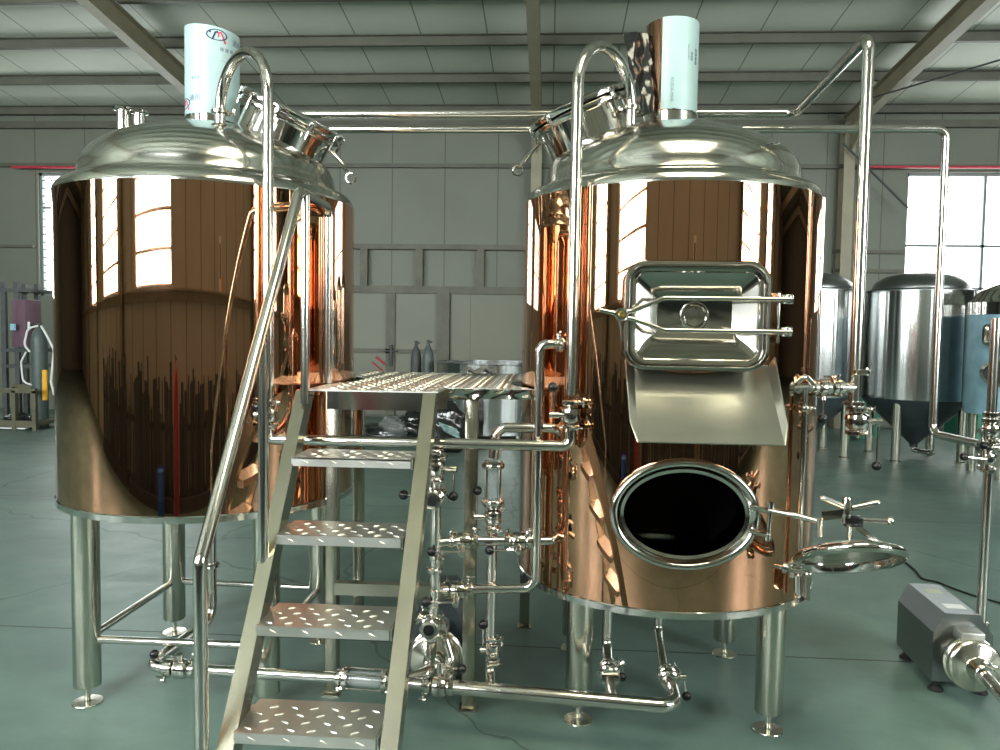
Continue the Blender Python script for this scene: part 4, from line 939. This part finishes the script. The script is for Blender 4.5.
# two gas cylinders
def gas(label, px, Y, r, zt, mat='cyl', group=None):
    q = P(px, 360, Y); t = thing('gas_cylinder', label, 'gas cylinder', (q.x, q.y, 0), group)
    put('body', MB().lathe([(r*.92, 0), (r, .03), (r, zt-.30), (r*.93, zt-.23), (r*.72, zt-.15), (r*.40, zt-.10), (r*.30, zt-.08), (r*.30, zt-.05)], (q.x, q.y, 0), (0, 0, 1), 36), mat, t)
    put('valve', MB().lathe([(.022, zt-.06), (.022, zt-.01), (.035, zt-.005), (.035, zt)], (q.x, q.y, 0), (0, 0, 1), 16).tube([(q.x, q.y, zt-.03), (q.x+.06, q.y-.02, zt-.03)], .012), 'iron', t); return t
gas('dark gas cylinder, left one of the two beyond the platform', 416, 12.0, .085, P(416, 341, 12).z, 'iron', 'gas cylinders beyond the platform')
gas('grey green gas cylinder, right one of the two beyond the platform', 428, 11.9, .092, P(428, 340, 12).z, 'cyl', 'gas cylinders beyond the platform')
# lumpy plastic bundles under the platform level
def bundle(name, label, cat, parts, mats, loc, seed):
    rnd = random.Random(seed); t = thing(name, label, cat, loc)
    for (nm, c, s), mt_ in zip(parts, mats):
        mb = MB(); mb.ang = 60
        bmesh.ops.create_icosphere(mb.bm, subdivisions=4, radius=1)
        ph = [rnd.uniform(0, 6) for _ in range(9)]
        for v in mb.bm.verts:
            n = v.co.copy(); a = 1+.10*math.sin(5*n.x+ph[0])*math.cos(4*n.y+ph[1])+.07*math.sin(11*n.z+ph[2]+3*n.x)+.05*math.sin(17*n.y+ph[3]+5*n.z)+rnd.uniform(-.025, .025)
            v.co = V((n.x*s[0]*a, n.y*s[1]*a, n.z*s[2]*a)); 
        zmin = min(v.co.z for v in mb.bm.verts)
        for v in mb.bm.verts: v.co += V(c); v.co.z = max(v.co.z, .0)
        put(nm, mb, mt_, t)
    return t
q = PZ(388, 444, 0)
bundle('plastic_bundle', 'heap of clear and black plastic wrap on the floor seen under the platform', 'plastic wrap', [('black_sheet', (q.x-.05, q.y+.15, .12), (.5, .3, .16)), ('clear_wrap', (q.x+.08, q.y-.02, .20), (.20, .16, .20)), ('black_top', (q.x+.30, q.y+.1, .24), (.22, .2, .20))], ['blackfilm', 'bag', 'blackfilm'], (q.x, q.y, 0), 3)
q = PZ(448, 452, 0)
bundle('plastic_bundle', 'black plastic covered bundle with a pale blue scrap beside the right stringer', 'plastic wrap', [('black_sheet', (q.x, q.y, .30), (.26, .2, .36)), ('black_fold', (q.x-.1, q.y+.05, .12), (.3, .22, .14))], ['blackfilm', 'blackfilm'], (q.x, q.y, 0), 8)
B_ = sheet('x', [V((q.x-.10, q.y-.24, .42)), V((q.x+.14, q.y-.25, .34)), V((q.x+.20, q.y-.27, .20)), V((q.x-.02, q.y-.26, .30))], 9, 9, .03, 'film', .004, 5, 12); put('blue_scrap', B_, 'film', bpy.data.objects['plastic_bundle.001'])
q = P(478, 374, 4.02)
mb = sheet('x', [V((q.x-.09, 3.96, PZT+.02)), V((q.x+.10, 3.96, PZT+.02)), V((q.x+.09, 4.10, PZT+.022)), V((q.x-.08, 4.10, PZT+.022))], 16, 10, .011, 'rag', .003, 5, 14)
tag(put('crumpled_rag', mb, 'rag', None, (q.x, 4.03, PZT)), 'crumpled grey rag lying at the back of the checker plate deck', 'rag')
# left edge: control box on a steel rack, gas bottle with hoses, low trolley frame
def LX(px, y, Y=12.0): return P(px, y, Y)
a, b = LX(4, 300), LX(17, 300); zt = LX(4, 282).z
t = thing('steel_rack', 'dark upright steel rack at the left edge holding the purple box', 'rack', (a.x, 12.0, 0))
for x in (a.x, b.x):
    for y in (12.0, 12.5): put('upright', MB().box((x, y, zt/2), (.075, .06, zt)), 'iron', t)
for z in (LX(4, 290).z, LX(4, 350).z, LX(4, 366).z): put('rail', MB().box(((a.x+b.x)/2+.1, 12.0, z), (b.x-a.x+.3, .05, .06)).box(((a.x+b.x)/2+.1, 12.5, z), (b.x-a.x+.3, .05, .06)).box((b.x, 12.25, z), (.05, .5, .05)).box((a.x, 12.25, z), (.05, .5, .05)), 'iron', t)
p0, p1 = LX(9, 347, 11.7), LX(35, 300, 11.7)
t = thing('control_box', 'purple brown electrical control box mounted on the rack at the left edge', 'control box', ((p0.x+p1.x)/2, 11.85, p0.z))
R_ = Matrix.Rotation(math.radians(-24), 3, 'Z')
put('cabinet', MB().box(((p0.x+p1.x)/2, 11.80, (p0.z+p1.z)/2), ((p1.x-p0.x)*.80, .26, p1.z-p0.z), R_, .01), 'purple', t)
put('display', MB().box(LX(13, 327, 11.60), (.10, .03, .10), R_), 'filmblue', t)
put('switch', MB().tube([LX(29, 322, 11.66), LX(29, 330, 11.64)], .02), 'white', t)
t = gas('grey gas bottle with looped white hoses and a yellow strip by the left wall', 39.5, 11.5, .115, LX(39, 322, 11.5).z, 'cyl')
g = LX(39.5, 360, 11.5)
put('hose', MB().tube([LX(38, 326, 11.45), LX(28, 328, 11.4), LX(24, 345, 11.4), LX(30, 352, 11.4)], .016, .12, 10), 'white', t)
put('hose', MB().tube([LX(41, 326, 11.45), LX(46, 334, 11.4), LX(54, 350, 11.4), LX(51, 382, 11.4), LX(54, 395, 11.4)], .016, .12, 10), 'white', t)
put('hose', MB().tube([LX(26, 352, 11.4), LX(21, 362, 11.4), LX(23, 382, 11.4), LX(32, 385, 11.4)], .014, .10, 10), 'white', t)
put('yellow_strip', MB().box(LX(45, 385, 11.36), (.07, .03, .46)), 'yellow', t)
t = thing('floor_trolley', 'low olive steel frame trolley at the left edge on the floor', 'trolley', (LX(20, 400, 11.2).x, 11.2, 0))
zt = LX(20, 390, 11.2).z; x0, x1 = LX(-14, 400, 11.2).x, LX(41, 400, 11.2).x
for y in (11.1, 11.8): put('top_rail', MB().box(((x0+x1)/2, y, zt), (x1-x0, .06, .07)), 'olive', t)
for x in (x0+.03, LX(19, 400, 11.2).x, x1-.03):
    for y in (11.1, 11.8): put('post', MB().box((x, y, zt/2), (.06, .06, zt)), 'olive', t)
put('deck', MB().box(((x0+x1)/2, 11.45, .10), (x1-x0, .7, .05)).box(((x0+x1)/2, 11.1, .10), (x1-x0, .05, .09)), 'olive', t)
q = PZ(14, 428, 0); tag(put('steel_sheet', MB().box((q.x-.2, q.y, .03), (1.1, .5, .02)).box((q.x-.2, q.y, .01), (.9, .06, .02)), 'white', None, (q.x, q.y, 0)), 'white sheet lying on the floor at the far left', 'sheet')
q = PZ(33, 424, 0); bundle('dark_bag', 'dark slumped bag on the floor at the foot of the gas bottle', 'bag', [('bag', (q.x+.12, q.y-.5, .10), (.24, .16, .12))], ['blackfilm'], (q.x+.12, q.y-.5, 0), 21)
# crates by the far wall under the right window
def crate(label, px, y0, y1, Y, w, mat):
    q = P(px, y0, Y); z1 = P(px, y1, Y).z; t = thing('storage_crate', label, 'crate', (q.x, Y, 0)); h = z1
    put('shell', MB().box((q.x, Y+.2, .02), (w, .4, .04)).box((q.x, Y, h/2), (w, .02, h)).box((q.x, Y+.4, h/2), (w, .02, h)).box((q.x-w/2, Y+.2, h/2), (.02, .4, h)).box((q.x+w/2, Y+.2, h/2), (.02, .4, h)), mat, t)
    put('rim', MB().box((q.x, Y-.012, h-.02), (w+.04, .02, .04)).box((q.x, Y+.412, h-.02), (w+.04, .02, .04)), mat, t)
crate('green crate on the floor between the fermenter and the right edge manifold', 969, 428, 413, 12.6, .34, 'green')
crate('green crate on the floor between the two fermenters', 868, 425, 400, 12.4, .30, 'green')
q = PZ(964, 434, 0); tag(put('white_panel', MB().box((q.x, q.y, .07), (.55, .3, .10)).box((q.x, q.y, .01), (.4, .2, .02)), 'white', None, (q.x, q.y, 0)), 'white low box on the floor in front of the green crate at right', 'box')
# thin black cord on the floor right of the open lid
pts = [PZ(905, 562, .006), PZ(915, 570, .006), PZ(922, 579, .006), PZ(938, 582, .006), PZ(955, 589, .006), PZ(975, 596, .006), PZ(1012, 606, .006)]
tag(put('extension_cable', MB().tube(pts, .006, .05, 8), 'rubber', None, pts[0]), 'thin black cable lying on the green floor above the boxed pump', 'cable')

# ================================================================ along the near wall: stand-ins added for the clutter mirrored low in the copper
t = None
def workbench(label, x, y, L, h, seed):
    rnd = random.Random(seed); t = thing('workbench', label, 'workbench', (x, y, 0))
    put('bench_top', MB().box((x, y, h-.03), (L, .6, .06)), 'wood', t)
    for sx in (-1, 1):
        for sy in (-1, 1): put('leg', MB().box((x+sx*(L/2-.06), y+sy*.25, (h-.06)/2), (.06, .06, h-.06)), 'iron', t)
    put('lower_shelf', MB().box((x, y, .25), (L-.1, .5, .03)), 'iron', t)
    return t
def stock(label, x, y, L, n, seed, hmin=.8, hmax=1.3, mat='iron'):
    rnd = random.Random(seed); t = thing('stand_in_bar_rack', label, 'rack', (x, y, 0))
    put('base', MB().box((x, y, .06), (L, .45, .12)), 'iron', t)
    put('back_rail', MB().box((x, y+.0, .70), (L, .05, .06)).box((x-L/2+.03, y, .40), (.05, .05, .6)).box((x+L/2-.03, y, .40), (.05, .05, .6)), 'iron', t)
    for k in range(n):
        xx = x-L/2+.08+(L-.16)*k/(n-1); hh = rnd.uniform(hmin, hmax); yy = y+.07+rnd.uniform(0, .1)
        if rnd.random() < .6: put('bar', MB().box((xx, yy, .12+hh/2), (rnd.uniform(.06, .16), .03, hh)), mat, t)
        else: put('bar', MB().tube([(xx, yy, .12), (xx+rnd.uniform(-.03, .03), yy, hh)], rnd.uniform(.02, .04), 0, 10), mat, t)
    return t
stock('stand-in rack of dark steel bars mirrored low in the left copper tank', -3.2, -1.25, 2.9, 34, 1, .75, 1.2)
stock('stand-in rack of dark steel bars mirrored near the left rim of the left copper tank', -6.6, -1.25, 3.6, 34, 2, .75, 1.25)
stock('stand-in rack of dark steel bars mirrored in the middle of the left copper tank', .1, -1.25, 3.0, 34, 3, .7, 1.15)
stock('stand-in rack of short dark bars mirrored beside the oval manhole', 3.5, -1.25, 3.2, 34, 4, .7, 1.1)
workbench('long dark stand-in workbench mirrored at the right side of the right copper tank', 6.6, -1.25, 2.8, .95, 5)
gas('stand-in red gas cylinder by the near wall, mirrored as a red streak in the copper', 0, 1, .1, 1.35, 'red')
tag(put('blue_drum', MB().lathe([(.14, 0), (.15, .01), (.15, .20), (.155, .21), (.15, .22), (.15, .42), (.145, .44), (.12, .44), (.12, .43)], (-2.3, -.6, 0), (0, 0, 1), 32), simple('blue_plastic', (.02, .10, .42), .4), None, (-2.3, -.6, 0)), 'stand-in blue drum on the floor mirrored low in the left copper tank', 'drum')
o = bpy.data.objects['gas_cylinder.003']; o.location = (-1.55, -.72, 0)
for ch in o.children: pass
M['signw'] = simple('sign_white', (.85, .85, .82), .5)
t = thing('wall_sign', 'narrow white sign with a yellow tag on the near wall, mirrored in the left tank', 'sign', (1.38, -1.78, 1.95))
put('panel', MB().box((1.38, -1.79, 2.22), (.17, .015, .56)), 'signw', t); put('yellow_tag', MB().box((1.60, -1.79, 2.02), (.10, .015, .14)), 'yellow', t); put('dark_band', MB().box((1.38, -1.78, 2.25), (.08, .008, .36)), 'iron', t)
